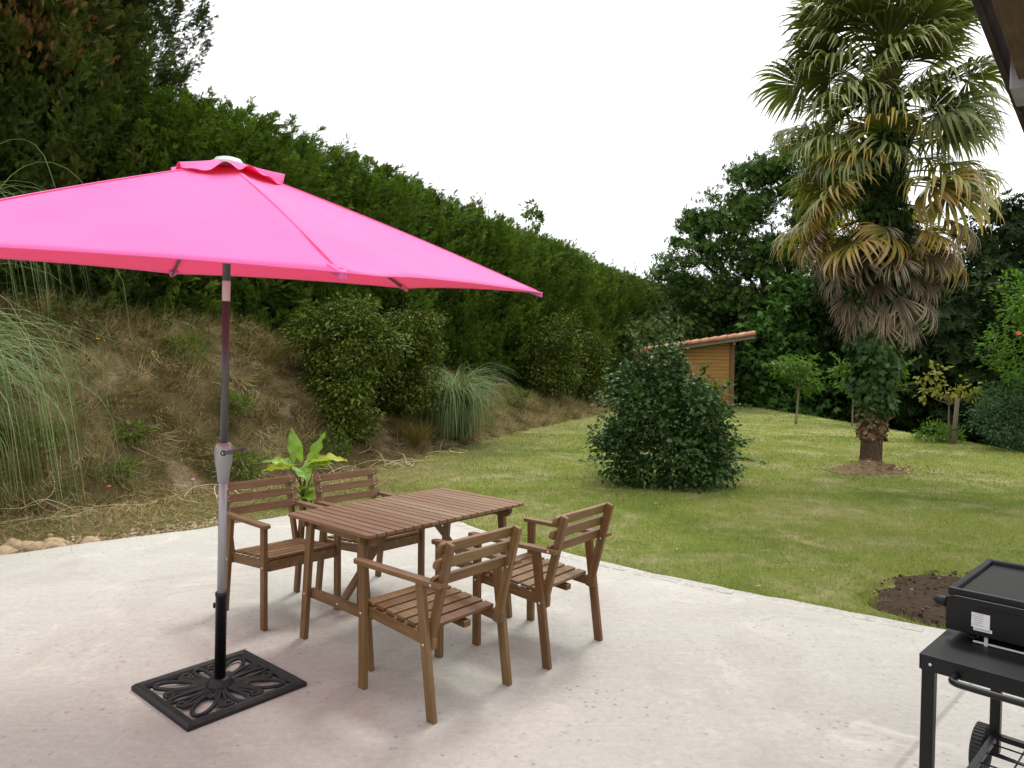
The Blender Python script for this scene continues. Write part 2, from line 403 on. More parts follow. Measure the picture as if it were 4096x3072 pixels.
M['browned'] = leaf_mat('browned_foliage', [(0, (.09, .055, .018)), (.5, (.18, .10, .03)), (1, (.28, .17, .06))], .7, .2, (1.1, 1, .7), 2, .3)
M['ivy'] = leaf_mat('ivy_leaf', [(0, (.016, .036, .010)), (.5, (.035, .075, .018)), (.9, (.075, .135, .035)), (1, (.15, .19, .05))], .4, .18, (1.2, 1.4, .5), 2, .3)
M['dead_ivy'] = leaf_mat('dead_ivy_leaf', [(0, (.07, .045, .022)), (.6, (.16, .10, .05)), (1, (.32, .22, .12))], .75, .1, (1, 1, .8), 5)
M['petal'] = simple('orange_petal', (.6, .13, .04), .5)
M['yellow_petal'] = simple('yellow_petal', (.7, .42, .02), .5)
M['pink_petal'] = simple('mauve_petal', (.55, .22, .48), .5)
M['bark'] = simple('bark', (.085, .06, .04), .9, 0, 14, .5, .8, .1)
M['bark_pale'] = simple('pale_bark', (.22, .18, .125), .85, 0, 20, .35, .5, .2)
M['palm_trunk'] = simple('palm_trunk_fibre', (.075, .052, .03), .95, 0, 40, .6, 1., .1)

def frond_mat(name, inner, outer, tip, trans=.25, rough=.42):
    t = NT(name); a = t.attr('along'); v = t.attr('seg'); r = t.n('ObjectInfo').outputs['Random']
    x = t.math('ADD', a, t.math('MULTIPLY', t.math('SUBTRACT', v, .5), .35))
    c = t.ramp(x, [(.1, inner), (.62, outer), (.98, tip)])
    hsv = t.n('HueSaturation', {'Color': c, 'Value': t.maprange(t.math('ADD', t.math('MULTIPLY', r, .6), t.math('MULTIPLY', v, .4)), 0, 1, .6, 1.35)}).outputs[0]
    b = t.n('BsdfTranslucent', {'Color': t.mix(1., hsv, (1.2, 1.3, .55), 'MULTIPLY')}).outputs[0]
    return t.done(t.n('MixShader', {0: trans, 1: t.pbr(hsv, rough, spec=.45), 2: b}).outputs[0])
M['frond_green'] = frond_mat('green_frond', (.045, .075, .012), (.125, .155, .035), (.28, .285, .11))
M['frond_mid'] = frond_mat('yellowing_frond', (.11, .15, .02), (.27, .27, .055), (.46, .30, .06))
M['frond_orange'] = frond_mat('orange_tipped_frond', (.10, .11, .018), (.28, .19, .032), (.40, .27, .15))
M['frond_dead'] = frond_mat('dead_frond', (.07, .047, .028), (.15, .108, .073), (.36, .29, .22), .1, .8)

def plank_mat():
    t = NT('shed_planks'); o = t.obj(); s = t.n('SeparateXYZ', {0: o})
    z = t.math('MULTIPLY', s.outputs[2], 1 / .13); fr = t.math('FRACT', z); row = t.math('FLOOR', z)
    cmb = t.n('CombineXYZ', {0: t.math('MULTIPLY', s.outputs[0], .8), 1: t.math('MULTIPLY', row, 3.7), 2: t.math('MULTIPLY', s.outputs[2], 30)}).outputs[0]
    nz = t.noise(cmb, 1.5, 4)
    c = t.ramp(nz, [(.25, (.18, .092, .025)), (.5, (.30, .158, .042)), (.75, (.39, .22, .068))])
    kn = t.n('TexVoronoi', {'Vector': t.vmul(o, (1.6, 1.6, 7.7)), 'Scale': 1.0}).outputs['Distance']
    c = t.mix(t.maprange(kn, .10, .05, 0, .7), c, (.10, .045, .018))
    gap = t.maprange(t.math('ABSOLUTE', t.math('SUBTRACT', fr, .5)), .44, .48)
    c = t.mix(gap, c, (.09, .042, .016))
    return t.done(t.pbr(c, .7, 0, t.bump(t.math('SUBTRACT', 1., gap), .6, .01), .3))
M['plank'] = plank_mat()
def tile_mat():
    t = NT('terracotta_tile'); o = t.obj()
    n1 = t.noise(o, 3.5, 3); n2 = t.noise(o, 22, 4)
    c = t.ramp(n1, [(.3, (.36, .15, .09)), (.5, (.46, .23, .14)), (.7, (.54, .34, .23))])
    return t.done(t.pbr(t.mix(t.maprange(n2, .5, .8, 0, .4), c, (.25, .13, .08)), .85, 0, t.bump(n2, .3, .005), .2))
M['tile'] = tile_mat()

# ------------------------------------------------------------------ camera, light
CAMH = 1.5673; FPX = 2848.8; PITCH = .0296; ROLL = .0106
cam_d = bpy.data.cameras.new('camera'); cam = bpy.data.objects.new('camera', cam_d); COL.objects.link(cam); S.camera = cam
cam_d.sensor_width = 36; cam_d.lens = FPX / 4096 * 36; cam_d.clip_end = 2000; cam_d.clip_start = .05
fw = Vector((0, math.cos(PITCH), -math.sin(PITCH))); r0 = Vector((1, 0, 0)); u0 = r0.cross(fw)
rr = math.cos(ROLL) * r0 + math.sin(ROLL) * u0; uu = -math.sin(ROLL) * r0 + math.cos(ROLL) * u0
mw = Matrix((rr, uu, -fw)).transposed().to_4x4(); mw.translation = (0, 0, CAMH); cam.matrix_world = mw

SUN_EL = R(58); SUN_AZ = R(25)      # azimuth clockwise from +Y
w = bpy.data.worlds.new('World'); S.world = w; w.use_nodes = True
nt = w.node_tree; bg = nt.nodes['Background']
sky = nt.nodes.new('ShaderNodeTexSky'); sky.sky_type = 'NISHITA'; sky.sun_disc = False
sky.sun_elevation = SUN_EL; sky.sun_rotation = SUN_AZ; sky.dust_density = 4; sky.air_density = 1.2
hs = nt.nodes.new('ShaderNodeHueSaturation'); hs.inputs['Saturation'].default_value = .06
mx = nt.nodes.new('ShaderNodeMix'); mx.data_type = 'RGBA'; mx.inputs[0].default_value = .8
# cloud cover of an overcast sky: brighter overhead than at the horizon
tcw = nt.nodes.new('ShaderNodeTexCoord'); sxw = nt.nodes.new('ShaderNodeSeparateXYZ'); nt.links.new(tcw.outputs['Generated'], sxw.inputs[0])
rw = nt.nodes.new('ShaderNodeValToRGB'); nt.links.new(sxw.outputs[2], rw.inputs[0])
rw.color_ramp.elements[0].position = 0.; rw.color_ramp.elements[0].color = (.40, .405, .41, 1); rw.color_ramp.elements[1].position = .9; rw.color_ramp.elements[1].color = (1, 1.0, 1.01, 1)
cw = nt.nodes.new('ShaderNodeMix'); cw.data_type = 'RGBA'; cw.blend_type = 'MULTIPLY'; cw.inputs[0].default_value = 1; nt.links.new(rw.outputs[0], cw.inputs[6]); cw.inputs[7].default_value = (24.5, 24.6, 24.8, 1); nt.links.new(cw.outputs[2], mx.inputs[7])
nt.links.new(sky.outputs[0], hs.inputs['Color']); nt.links.new(hs.outputs[0], mx.inputs[6]); nt.links.new(mx.outputs[2], bg.inputs['Color'])
bg.inputs['Strength'].default_value = .108
sd = bpy.data.lights.new('sun', 'SUN'); sd.energy = 1.7; sd.angle = R(14); sd.color = (1, .96, .9)
sun = bpy.data.objects.new('sun', sd); COL.objects.link(sun)
sdir = Vector((math.sin(SUN_AZ) * math.cos(SUN_EL), math.cos(SUN_AZ) * math.cos(SUN_EL), math.sin(SUN_EL)))
sun.rotation_euler = sdir.to_track_quat('Z', 'Y').to_euler(); sun.location = (0, 0, 30)
S.view_settings.view_transform = 'Standard'; S.view_settings.look = 'None'; S.view_settings.exposure = 0.1; S.view_settings.gamma = 1
S.cycles.max_bounces = 8; S.cycles.diffuse_bounces = 4; S.cycles.transmission_bounces = 4; S.cycles.transparent_max_bounces = 4

# ------------------------------------------------------------------ terrain
def snoise(x, y, f, seed=0):
    q = np.random.default_rng(seed + 100); s = 0
    for k in range(6):
        a = q.uniform(0, 6.28); ff = f * q.uniform(.6, 1.7); s = s + np.sin((x * math.cos(a) + y * math.sin(a)) * ff + q.uniform(0, 6.28))
    return s / 6
FOOT = np.array([(-16, -12), (-11, -2), (-8.2, 2), (-6.2, 5.0), (-4.75, 7.0), (-4.0, 7.9), (-2.0, 10.75), (-1.26, 12.55), (-.49, 14.5), (.53, 17.45), (2.36, 21.4), (4.2, 26), (5.6, 31), (7, 38), (9, 60)], float)
seg = np.diff(FOOT, axis=0); segL = np.linalg.norm(seg, axis=1); cum = np.concatenate([[0], np.cumsum(segL)])
def foot_at(s):
    return np.stack([np.interp(s, cum, FOOT[:, 0]), np.interp(s, cum, FOOT[:, 1])], -1)
def foot_left(s):
    d = foot_at(s + .9) - foot_at(s - .9); d = nrm(d); return np.stack([-d[..., 1], d[..., 0]], -1)
def s_of_y(y): return np.interp(y, FOOT[:, 1], cum)
def bank_top(s): return np.interp(s, s_of_y(np.array([-12, 6, 9, 12, 15, 18, 22, 30, 60.])), [2.3, 2.35, 2.25, 2.0, 1.7, 1.3, .8, .4, .3])
RUN = 2.7
def bank_z(s, off):
    u = np.clip(off / RUN, 0, 1); h = bank_top(s)
    pr = np.where(u < .18, u * .55, .099 + (u - .18) * (1 - .099) / .82)
    pr = pr + .09 * np.sin(np.pi * u)
    z = h * pr + np.clip(off - RUN, 0, 60) * .03
    return z + (.10 * snoise(s * 1., off * 1., 2.2, 1) + .06 * snoise(s, off, 5, 2) + .03 * snoise(s, off, 12, 3)) * np.clip(off / .5, 0, 1) * np.clip(2 - off / 6, 0, 1) - .05
def bank_pt(y, off):
    s = s_of_y(y); p = foot_at(s) + foot_left(s) * off
    return np.array([p[0], p[1], float(bank_z(s, np.array(off)))])
def xe(y): return np.interp(y, [0, 8, 13, 15, 19.5, 22.6, 26, 30], [14, 11, 9.6, 9.4, 9.35, 9.2, 9.1, 9])
def lawn_z(x, y):
    sd_ = np.clip(x - xe(y), 0, 30)
    drop = np.where(sd_ < 1.5, .12 * sd_ * sd_, .27 + .36 * (sd_ - 1.5))
    return -.03 + .018 * snoise(x, y, .9, 5) - np.minimum(drop, 5.0)
def foot_dist(x, y):
    """signed distance right of the bank foot (positive on the lawn)"""
    ss = np.linspace(0, cum[-1], 500); P = foot_at(ss); L = foot_left(ss)
    best = np.full(x.shape, 1e9); sg = np.zeros(x.shape)
    for p, l in zip(P, L):
        dx = x - p[0]; dy = y - p[1]; d2 = dx * dx + dy * dy; m = d2 < best
        best = np.where(m, d2, best); sg = np.where(m, -(dx * l[0] + dy * l[1]), sg)
    return np.sign(sg) * np.sqrt(best)

gx = np.concatenate([np.linspace(-160, -12, 14)[:-1], np.arange(-12, 14, .2), np.linspace(14, 40, 40)[:-1], np.linspace(40, 260, 14)])
gy = np.concatenate([np.linspace(-120, 2, 12)[:-1], np.arange(2, 30, .2), np.linspace(30, 300, 24)])
X, Y = np.meshgrid(gx, gy); fd = foot_dist(X.ravel(), Y.ravel()).reshape(X.shape)
def dryness(x, y, fd):
    left = np.clip(1.0 - (fd - .5) / 1.5, 0, 1) * np.interp(y, [8.5, 11, 15], [1, .5, .3])
    corner = np.clip((-1.9 - x) / .9, 0, 1) * np.clip((9 - y) / 1.5, 0, 1)
    return np.clip(np.maximum(left, corner), 0, 1)
Z = lawn_z(X, Y) - .25 * np.clip(-fd - .15, 0, 2)
nX, nY = len(gx), len(gy); idx = np.arange(nX * nY).reshape(nY, nX)
F = np.stack([idx[:-1, :-1], idx[:-1, 1:], idx[1:, 1:], idx[1:, :-1]], -1).reshape(-1, 4)
o = link('lawn', np_mesh('lawn', np.stack([X, Y, Z], -1).reshape(-1, 3), F, M['lawn'], vattr={'dry': dryness(X, Y, fd).ravel()}, smooth=True)); tag(o, kind='structure')

ss = np.concatenate([np.arange(0, s_of_y(34.), .16), np.linspace(s_of_y(34.), cum[-1], 12)[1:]]); oo = np.concatenate([np.arange(-.15, 3.4, .08), np.array([3.8, 4.4, 5.2, 7, 10, 16, 30, 60])])
SS, OO = np.meshgrid(ss, oo); Pp = foot_at(SS) + foot_left(SS) * OO[..., None]
Zb = bank_z(SS, np.clip(OO, 0, None)) - .12 * (OO < 0)
idx = np.arange(SS.size).reshape(SS.shape)
F = np.stack([idx[:-1, :-1], idx[:-1, 1:], idx[1:, 1:], idx[1:, :-1]], -1).reshape(-1, 4)
o = link('earth_bank', np_mesh('earth_bank', np.stack([Pp[..., 0], Pp[..., 1], Zb], -1).reshape(-1, 3), F, M['bank'], smooth=True)); tag(o, kind='structure')

# patio slab
left_e = [(-1.44, 7.95), (-1.9, 7.5), (-2.30, 7.13), (-2.88, 6.56), (-3.52, 6.07), (-4.04, 5.60), (-5.2, 4.7), (-7.4, 3.0), (-11, -1)]
right_e = [(7.5, .6), (5.5, 2.1), (4.2, 3.1), (3.3, 3.74), (2.61, 4.22), (1.66, 4.87), (.99, 5.38), (.45, 5.87), (-.05, 6.35), (-.54, 7.02), (-1.0, 7.5)]
outline = left_e + [(-9, -8), (8, -8)] + right_e
dense = []
for i, p in enumerate(outline):
    q = outline[(i + 1) % len(outline)]; k = max(1, int(math.dist(p, q) / .12)) if p[1] > 0 else 1
    for j in range(k):
        tt = j / k; wob = .012 if p[1] > 0 else 0
        dense.append((p[0] + (q[0] - p[0]) * tt + random.uniform(-wob, wob), p[1] + (q[1] - p[1]) * tt + random.uniform(-wob, wob)))
PATIO = np.array(dense)
mb = MB(); mb.prism([tuple(p) for p in dense], (0, 0, -.06), (1, 0, 0), (0, 1, 0), (0, 0, 1), .12)
patio = mb.build('patio', M['concrete']); tag(patio, kind='structure')
def in_poly(x, y, poly):
    c = np.zeros(x.shape, bool); j = len(poly) - 1
    for i in range(len(poly)):
        xi, yi = poly[i]; xj, yj = poly[j]
        m = ((yi > y) != (yj > y)) & (x < (xj - xi) * (y - yi) / (yj - yi + 1e-12) + xi); c ^= m; j = i
    return c
# edging setts bedded in the patio's lawn-side edge
mb = MB(); ed = [Vector((p[0], p[1], 0)) for p in ((-.54, 7.02), (-.05, 6.35), (.45, 5.87), (.99, 5.38), (1.66, 4.87), (2.61, 4.22))]
for a, b in zip(ed, ed[1:]):
    d = (b - a); L = d.length; d.normalize(); inn = Vector((d.y, -d.x, 0)); t_ = .06
    while t_ < L - .05:
        l = random.uniform(.09, .15); c = a + d * t_ + inn * random.uniform(.07, .085)
        mb.box((c.x, c.y, -.006 + random.uniform(-.002, .003)), (l, .095 + random.uniform(-.02, .015), .017), math.atan2(d.y, d.x) + random.uniform(-.06, .06)); t_ += l + .022
mb.build('edging_setts', M['sett'], patio, .006)

# bare soil patch behind the griddle
SOIL = [(2.42, 4.62), (2.50, 4.95), (2.80, 5.27), (3.3, 5.5), (3.9, 5.3), (4.4, 4.7), (4.3, 3.7), (3.6, 3.62), (2.95, 4.06), (2.62, 4.3)]
gxx, gyy = np.meshgrid(np.arange(2.2, 4.6, .04), np.arange(3.4, 5.7, .04)); SP = np.array(SOIL)
def poly_dist(x, y, poly):
    d = np.full(x.shape, 1e9)
    for i in range(len(poly)):
        a = np.array(poly[i]); b = np.array(poly[(i + 1) % len(poly)]); ab = b - a
        t_ = np.clip(((x - a[0]) * ab[0] + (y - a[1]) * ab[1]) / (ab @ ab), 0, 1)
        d = np.minimum(d, np.hypot(x - a[0] - ab[0] * t_, y - a[1] - ab[1] * t_))
    return np.where(in_poly(x, y, poly), d, -d)
pd = poly_dist(gxx, gyy, SOIL) + .13 * snoise(gxx, gyy, 6, 9) + .07 * snoise(gxx, gyy, 17, 8)
zz = lawn_z(gxx, gyy) + np.clip(pd, -.1, .12) * .28 + .012 * snoise(gxx, gyy, 25, 4) * np.clip(pd * 10, 0, 1)
idx = np.arange(gxx.size).reshape(gxx.shape); F = np.stack([idx[:-1, :-1], idx[:-1, 1:], idx[1:, 1:], idx[1:, :-1]], -1).reshape(-1, 4)
F = F[(pd.ravel()[F].max(1) > -.04)]
o = link('bare_soil', np_mesh('bare_soil', np.stack([gxx, gyy, zz], -1).reshape(-1, 3), F, M['soil'], smooth=True)); tag(o, kind='structure')
n = 1400; px = rng.uniform(2.3, 4.5, n); py = rng.uniform(3.5, 5.6, n); m = poly_dist(px, py, SOIL) > .02; px, py = px[m], py[m]; n = len(px)
OCT = ([(1, 0, 0), (-1, .1, 0), (0, 1, .1), (.1, -1, 0), (0, 0, .8), (0, 0, -.6)], [(0, 2, 4), (2, 1, 4), (1, 3, 4), (3, 0, 4), (2, 0, 5), (1, 2, 5), (3, 1, 5), (0, 3, 5)])
o = leaf_obj('soil_clods', [scatter(*OCT, np.stack([px, py, lawn_z(px, py) + .035], 1), rdir(n), rdir(n), rng.uniform(.004, .02, n) * rng.uniform(.5, 1.2, n))], M['clod'])
tag(o, 'dark crumbs of turned soil beside the griddle', 'soil', kind='stuff')

# palm mound
PALM = np.array([5.62, 10.95])
a_, r_ = np.meshgrid(np.linspace(0, 2 * np.pi, 49), np.linspace(0, 1, 16)); rad = (.95 + .25 * np.sin(a_ * 2 + .5) + .1 * np.sin(a_ * 5))
mx_, my_ = PALM[0] - .15 + np.cos(a_) * r_ * rad * .68, PALM[1] - .12 + np.sin(a_) * r_ * rad * .56
mz_ = lawn_z(mx_, my_) + .19 * np.clip(1 - r_, 0, 1) ** 1.2 + .012 * snoise(mx_, my_, 14, 3) - .015 * (r_ > .96)
idx = np.arange(a_.size).reshape(a_.shape); F = np.stack([idx[:-1, :-1], idx[:-1, 1:], idx[1:, 1:], idx[1:, :-1]], -1).reshape(-1, 4)
o = link('earth_mound', np_mesh('earth_mound', np.stack([mx_, my_, mz_], -1).reshape(-1, 3), F, M['mound'], smooth=True)); tag(o, kind='structure')

# grass: short mown blades, thinner with distance
def grass_zone(n, y0, y1, hmin, hmax, wd, seed):
    q = np.random.default_rng(seed); y = np.sqrt(q.uniform(y0 * y0, y1 * y1, n)); x = q.uniform(-.95, .95, n) * y
    f = foot_dist(x, y); keep = (f > -.1) & (x < xe(y) + .7) & ~in_poly(x, y, PATIO) & ~(poly_dist(x, y, SOIL) > .02)
    bald = snoise(x, y, 2.6, 21) + .5 * snoise(x, y, 7, 22); keep &= ~((bald > .62) & (q.random(n) < .75))
    keep &= ~((np.hypot(x - PALM[0] + .15, (y - PALM[1] + .12) * 1.2) < .62) & (q.random(n) < .6))
    x, y, f = x[keep], y[keep], f[keep]; n = len(x)
    d = nrm(np.stack([q.normal(size=n) * .55, q.normal(size=n) * .55, np.ones(n)], 1)); nn = np.stack([q.normal(size=n), q.normal(size=n), q.normal(size=n) * .2], 1)
    h = q.uniform(hmin, hmax, n) * (1 + .35 * snoise(x, y, 1.7, 31))
    dr = dryness(x, y, f) * q.uniform(.6, 1, n)
    V, Fc, t_ = scatter(*BLADE1, np.stack([x, y, lawn_z(x, y) - .004], 1), d, nn, h, q.random(n), wd * q.uniform(.7, 1.3, n))
    return V, Fc, t_, dr
parts = [grass_zone(150000, 4.2, 9, .022, .045, .006, 1), grass_zone(130000, 8.5, 16, .025, .05, .011, 2), grass_zone(60000, 15, 28, .03, .06, .02, 3)]
V, F, t_ = merge([p[:3] for p in parts]); dr = np.concatenate([p[3] for p in parts])
o = link('grass', np_mesh('grass', V, F, M['grass'], fattr={'tint': t_, 'dry': dr})); tag(o, 'short mown lawn grass with tan dry patches', 'grass', kind='stuff')
# longer grass fringe along the patio and soil edges
q = np.random.default_rng(5); pts = []
for poly in (right_e, left_e[:6], SOIL):
    for a, b in zip(poly, poly[1:]):
        k = int(math.dist(a, b) * 420); tt = q.random(k)[:, None]; pts.append(np.array(a) * (1 - tt) + np.array(b) * tt + q.normal(size=(k, 2)) * .035)
P2 = np.concatenate(pts); P2 = P2[~in_poly(P2[:, 0], P2[:, 1], PATIO)]; n = len(P2); clump = snoise(P2[:, 0], P2[:, 1], 8, 41) > -.15; P2 = P2[clump]; n = len(P2)
V, F, t_ = scatter(*BLADE, np.column_stack([P2, lawn_z(P2[:, 0], P2[:, 1]) - .005]), np.stack([q.normal(size=n) * .5, q.normal(size=n) * .5, np.ones(n)], 1), q.normal(size=(n, 3)) * [1, 1, .2], q.uniform(.03, .085, n), q.random(n), q.uniform(.004, .008, n))
o = link('edge_grass', np_mesh('edge_grass', V, F, M['grass'], fattr={'tint': t_, 'dry': np.repeat(np.clip((-2 - P2[:, 0]) / 1.5, 0, .8), 3)})); tag(o, 'longer grass fringe growing along the patio edge', 'grass', kind='stuff')
# fallen leaves and bits on lawn
n = 420; y = rng.uniform(5, 18, n); x = rng.uniform(-.5, .8, n) * y; ok = ~in_poly(x, y, PATIO) & (foot_dist(x, y) > .3) & (x < xe(y)); x, y = x[ok], y[ok]
k = 420; a = rng.uniform(0, 6.28, k); rr_ = np.abs(rng.normal(0, .6, k)); x = np.concatenate([x, PALM[0] + .1 + np.cos(a) * rr_ * 1.3]); y = np.concatenate([y, PALM[1] - .3 + np.sin(a) * rr_ * .9]); n = len(x)
zz = lawn_z(x, y) + .03 + .17 * np.clip(1 - np.hypot((x - PALM[0] + .15) / .64, (y - PALM[1] + .12) / .53), 0, 1) ** 1.2
o = leaf_obj('fallen_leaves', [scatter(*LEAF, np.stack([x, y, zz], 1), rdir(n) * [1, 1, .3], np.stack([rng.normal(size=n) * .3, rng.normal(size=n) * .3, np.ones(n)], 1), rng.uniform(.02, .07, n))], M['litter'])
tag(o, 'dry fallen leaves scattered on the lawn and under the palm', 'leaves', kind='stuff')

# dry grass on the bank
n = 30000; s = rng.uniform(s_of_y(2.5), s_of_y(27.), n); of = rng.uniform(-.05, 3.6, n); tuft = snoise(s, of, 3, 51) + .6 * snoise(s, of, 9, 52)
kp = (tuft > -.45 + .3 * rng.random(n)); s, of, tuft = s[kp], of[kp], tuft[kp]; n = len(s)
P2 = foot_at(s) + foot_left(s) * of[:, None]; L2 = foot_left(s)
dn = np.column_stack([-L2 * .8, -.35 * np.ones(n)]); up = np.column_stack([-L2 * .5, np.ones(n)])
green = np.clip(snoise(s, of, 1.6, 53) * 1.2 + .15 + np.clip((s - s_of_y(11.)) / 14, 0, .5) + np.clip((of - 2.2) * .5, 0, .5), 0, 1)
lay = rng.random(n)[:, None] ** 1.5
d = nrm(dn * (1 - lay) + np.array([0, 0, 1.]) * lay + rng.normal(size=(n, 3)) * .5)
tn = np.where(rng.random(n) < green * .75, rng.uniform(.78, 1., n), rng.uniform(0, .72, n))
V, F, t_ = scatter(*BLADE, np.column_stack([P2, bank_z(s, np.clip(of, 0, 9)) - .01]), d, up + rng.normal(size=(n, 3)) * .5, rng.uniform(.07, .24, n), tn, rng.uniform(.005, .011, n))
K = 3300; sc_ = rng.uniform(s_of_y(2.5), s_of_y(27.), K); oc = 3.7 * rng.random(K) ** .9; m = 30
gk = rng.random(K) < np.clip(.22 + .5 * snoise(sc_, oc, 1.6, 53) + np.clip((sc_ - s_of_y(11.)) / 16, 0, .4) + np.clip((oc - 2.0) * .35, 0, .45), .05, .9); tk = np.where(gk, rng.uniform(.8, .97, K), rng.uniform(.0, .62, K))
s = (sc_[:, None] + rng.normal(0, .07, (K, m))).ravel(); of = np.abs(oc[:, None] + rng.normal(0, .05, (K, m))).ravel(); n = len(s); L2 = foot_left(s); P2 = foot_at(s) + L2 * of[:, None]
dn = np.column_stack([-L2, -.55 * np.ones(n)]); hang = np.repeat(rng.uniform(.35, 1.0, K), m)[:, None]; d = dn * hang + np.array([0, 0, 1.]) * (1.05 - hang) + np.repeat(rng.normal(size=(K, 3)) * .35, m, 0) + rng.normal(size=(n, 3)) * .33
tn = np.clip(np.repeat(tk, m) + rng.normal(0, .05, n), 0, 1)
V2 = scatter(*BLADE, np.column_stack([P2, bank_z(s, of) + rng.uniform(-.01, .05, n)]), d, np.column_stack([-L2 * .6, np.ones(n)]) + rng.normal(size=(n, 3)) * .4, np.repeat(rng.uniform(.13, .36, K), m) * rng.uniform(.6, 1.15, n), tn, rng.uniform(.004, .009, n))
V, F, t_ = merge([(V, F, t_), V2])
o = link('dry_grass', np_mesh('dry_grass', V, F, M['straw'], fattr={'tint': t_})); tag(o, 'matted dry grass covering the earth bank', 'dry grass', kind='stuff')
# low green cover along the top of the bank and in patches on it
n = 42000; s = rng.uniform(s_of_y(2.5), s_of_y(25.), n); of = rng.uniform(.1, 5.2, n); pt = snoise(s, of, 1.4, 61) + .5 * snoise(s, of, 4, 62)
kp = rng.random(n) < np.clip((of - 1.9) * .9 + pt * 1.1 - .05, 0, 1); s, of = s[kp], of[kp]; n = len(s); P2 = foot_at(s) + foot_left(s) * of[:, None]
o = leaf_obj('bank_ground_cover', [scatter(*LEAF, np.column_stack([P2, bank_z(s, of) + rng.uniform(0, .16, n)]), rdir(n) + [0, 0, .3], rng.normal(size=(n, 3)) * .5 + [0, 0, 1], rng.uniform(.04, .10, n))], M['weed_dark'])
tag(o, 'low green weeds covering the upper bank under the hedge', 'weeds', kind='stuff')
# straw littering the strip between bank and patio
n = 30000; y = rng.uniform(4.5, 9.5, n); x = rng.uniform(-7, -1.2, n); f = foot_dist(x, y); kp = (f > -.3) & ~in_poly(x, y, PATIO) & (rng.random(n) < np.clip(1.2 - f * .7, .1, 1)); x, y = x[kp], y[kp]; n = len(x)
V1 = scatter(*BLADE, np.stack([x, y, lawn_z(x, y) + .015], 1), np.stack([rng.normal(size=n), rng.normal(size=n), rng.normal(size=n) * .18 + .05], 1), np.stack([rng.normal(size=n) * .3, rng.normal(size=n) * .3, np.ones(n)], 1), rng.uniform(.05, .22, n), rng.uniform(.2, .85, n), rng.uniform(.004, .009, n))
o = leaf_obj('straw_litter', [V1], M['straw']); tag(o, 'straw and dead stems littering the strip behind the patio', 'straw', kind='stuff')
# long dead reed stalks fallen from the pampas clumps
def strip(path, wd):
    """thin ribbon, two-sided V section, as triangles"""
    path = np.array(path); d = nrm(np.gradient(path, axis=0)); sd_ = nrm(np.cross(d, [0, 0, 1.]) + 1e-6); w_ = np.asarray(wd)[:, None]
    a = path + sd_ * w_; b = path - sd_ * w_; c = path + np.array([0, 0, .6]) * w_; m = len(path); V = np.concatenate([a, c, b]); F = []
    for i in range(m - 1):
        for u_, v_ in ((0, m), (m, 2 * m)): F += [(u_ + i, u_ + i + 1, v_ + i + 1), (u_ + i, v_ + i + 1, v_ + i)]
    return V, np.array(F)
parts = []
for k in range(100):
    y = random.uniform(6.2, 11.2) if k < 84 else random.uniform(11, 13); of = abs(random.gauss(0, .33)) - .35; s0 = float(s_of_y(y)); a = random.uniform(0, 6.28); L = random.uniform(.25, .9); arch = random.uniform(0, .22) * L * (1 if random.random() < .45 else .2)
    pth = []; bend = random.uniform(-1.2, 1.2)
    for i in range(9):
        u_ = i / 8 - .5; aa = a + bend * u_; s1 = s0 + math.cos(aa) * L * u_; o1 = of + math.sin(aa) * L * u_ * .8
        p = foot_at(s1) + foot_left(s1) * o1; pth.append((p[0], p[1], max(float(bank_z(s1, np.array(max(o1, 0)))), float(lawn_z(p[0], p[1]))) + .03 + arch * (1 - 4 * u_ * u_)))
    wd = random.uniform(.004, .009); V, F = strip(pth, [wd * (1 - .6 * i / 8) for i in range(9)]); parts.append((V, F, np.full(len(F), random.random())))
o = leaf_obj('dead_reeds', parts, M['stalk']); tag(o, 'pale dead reed stalks strewn along the foot of the bank', 'reeds', kind='stuff')
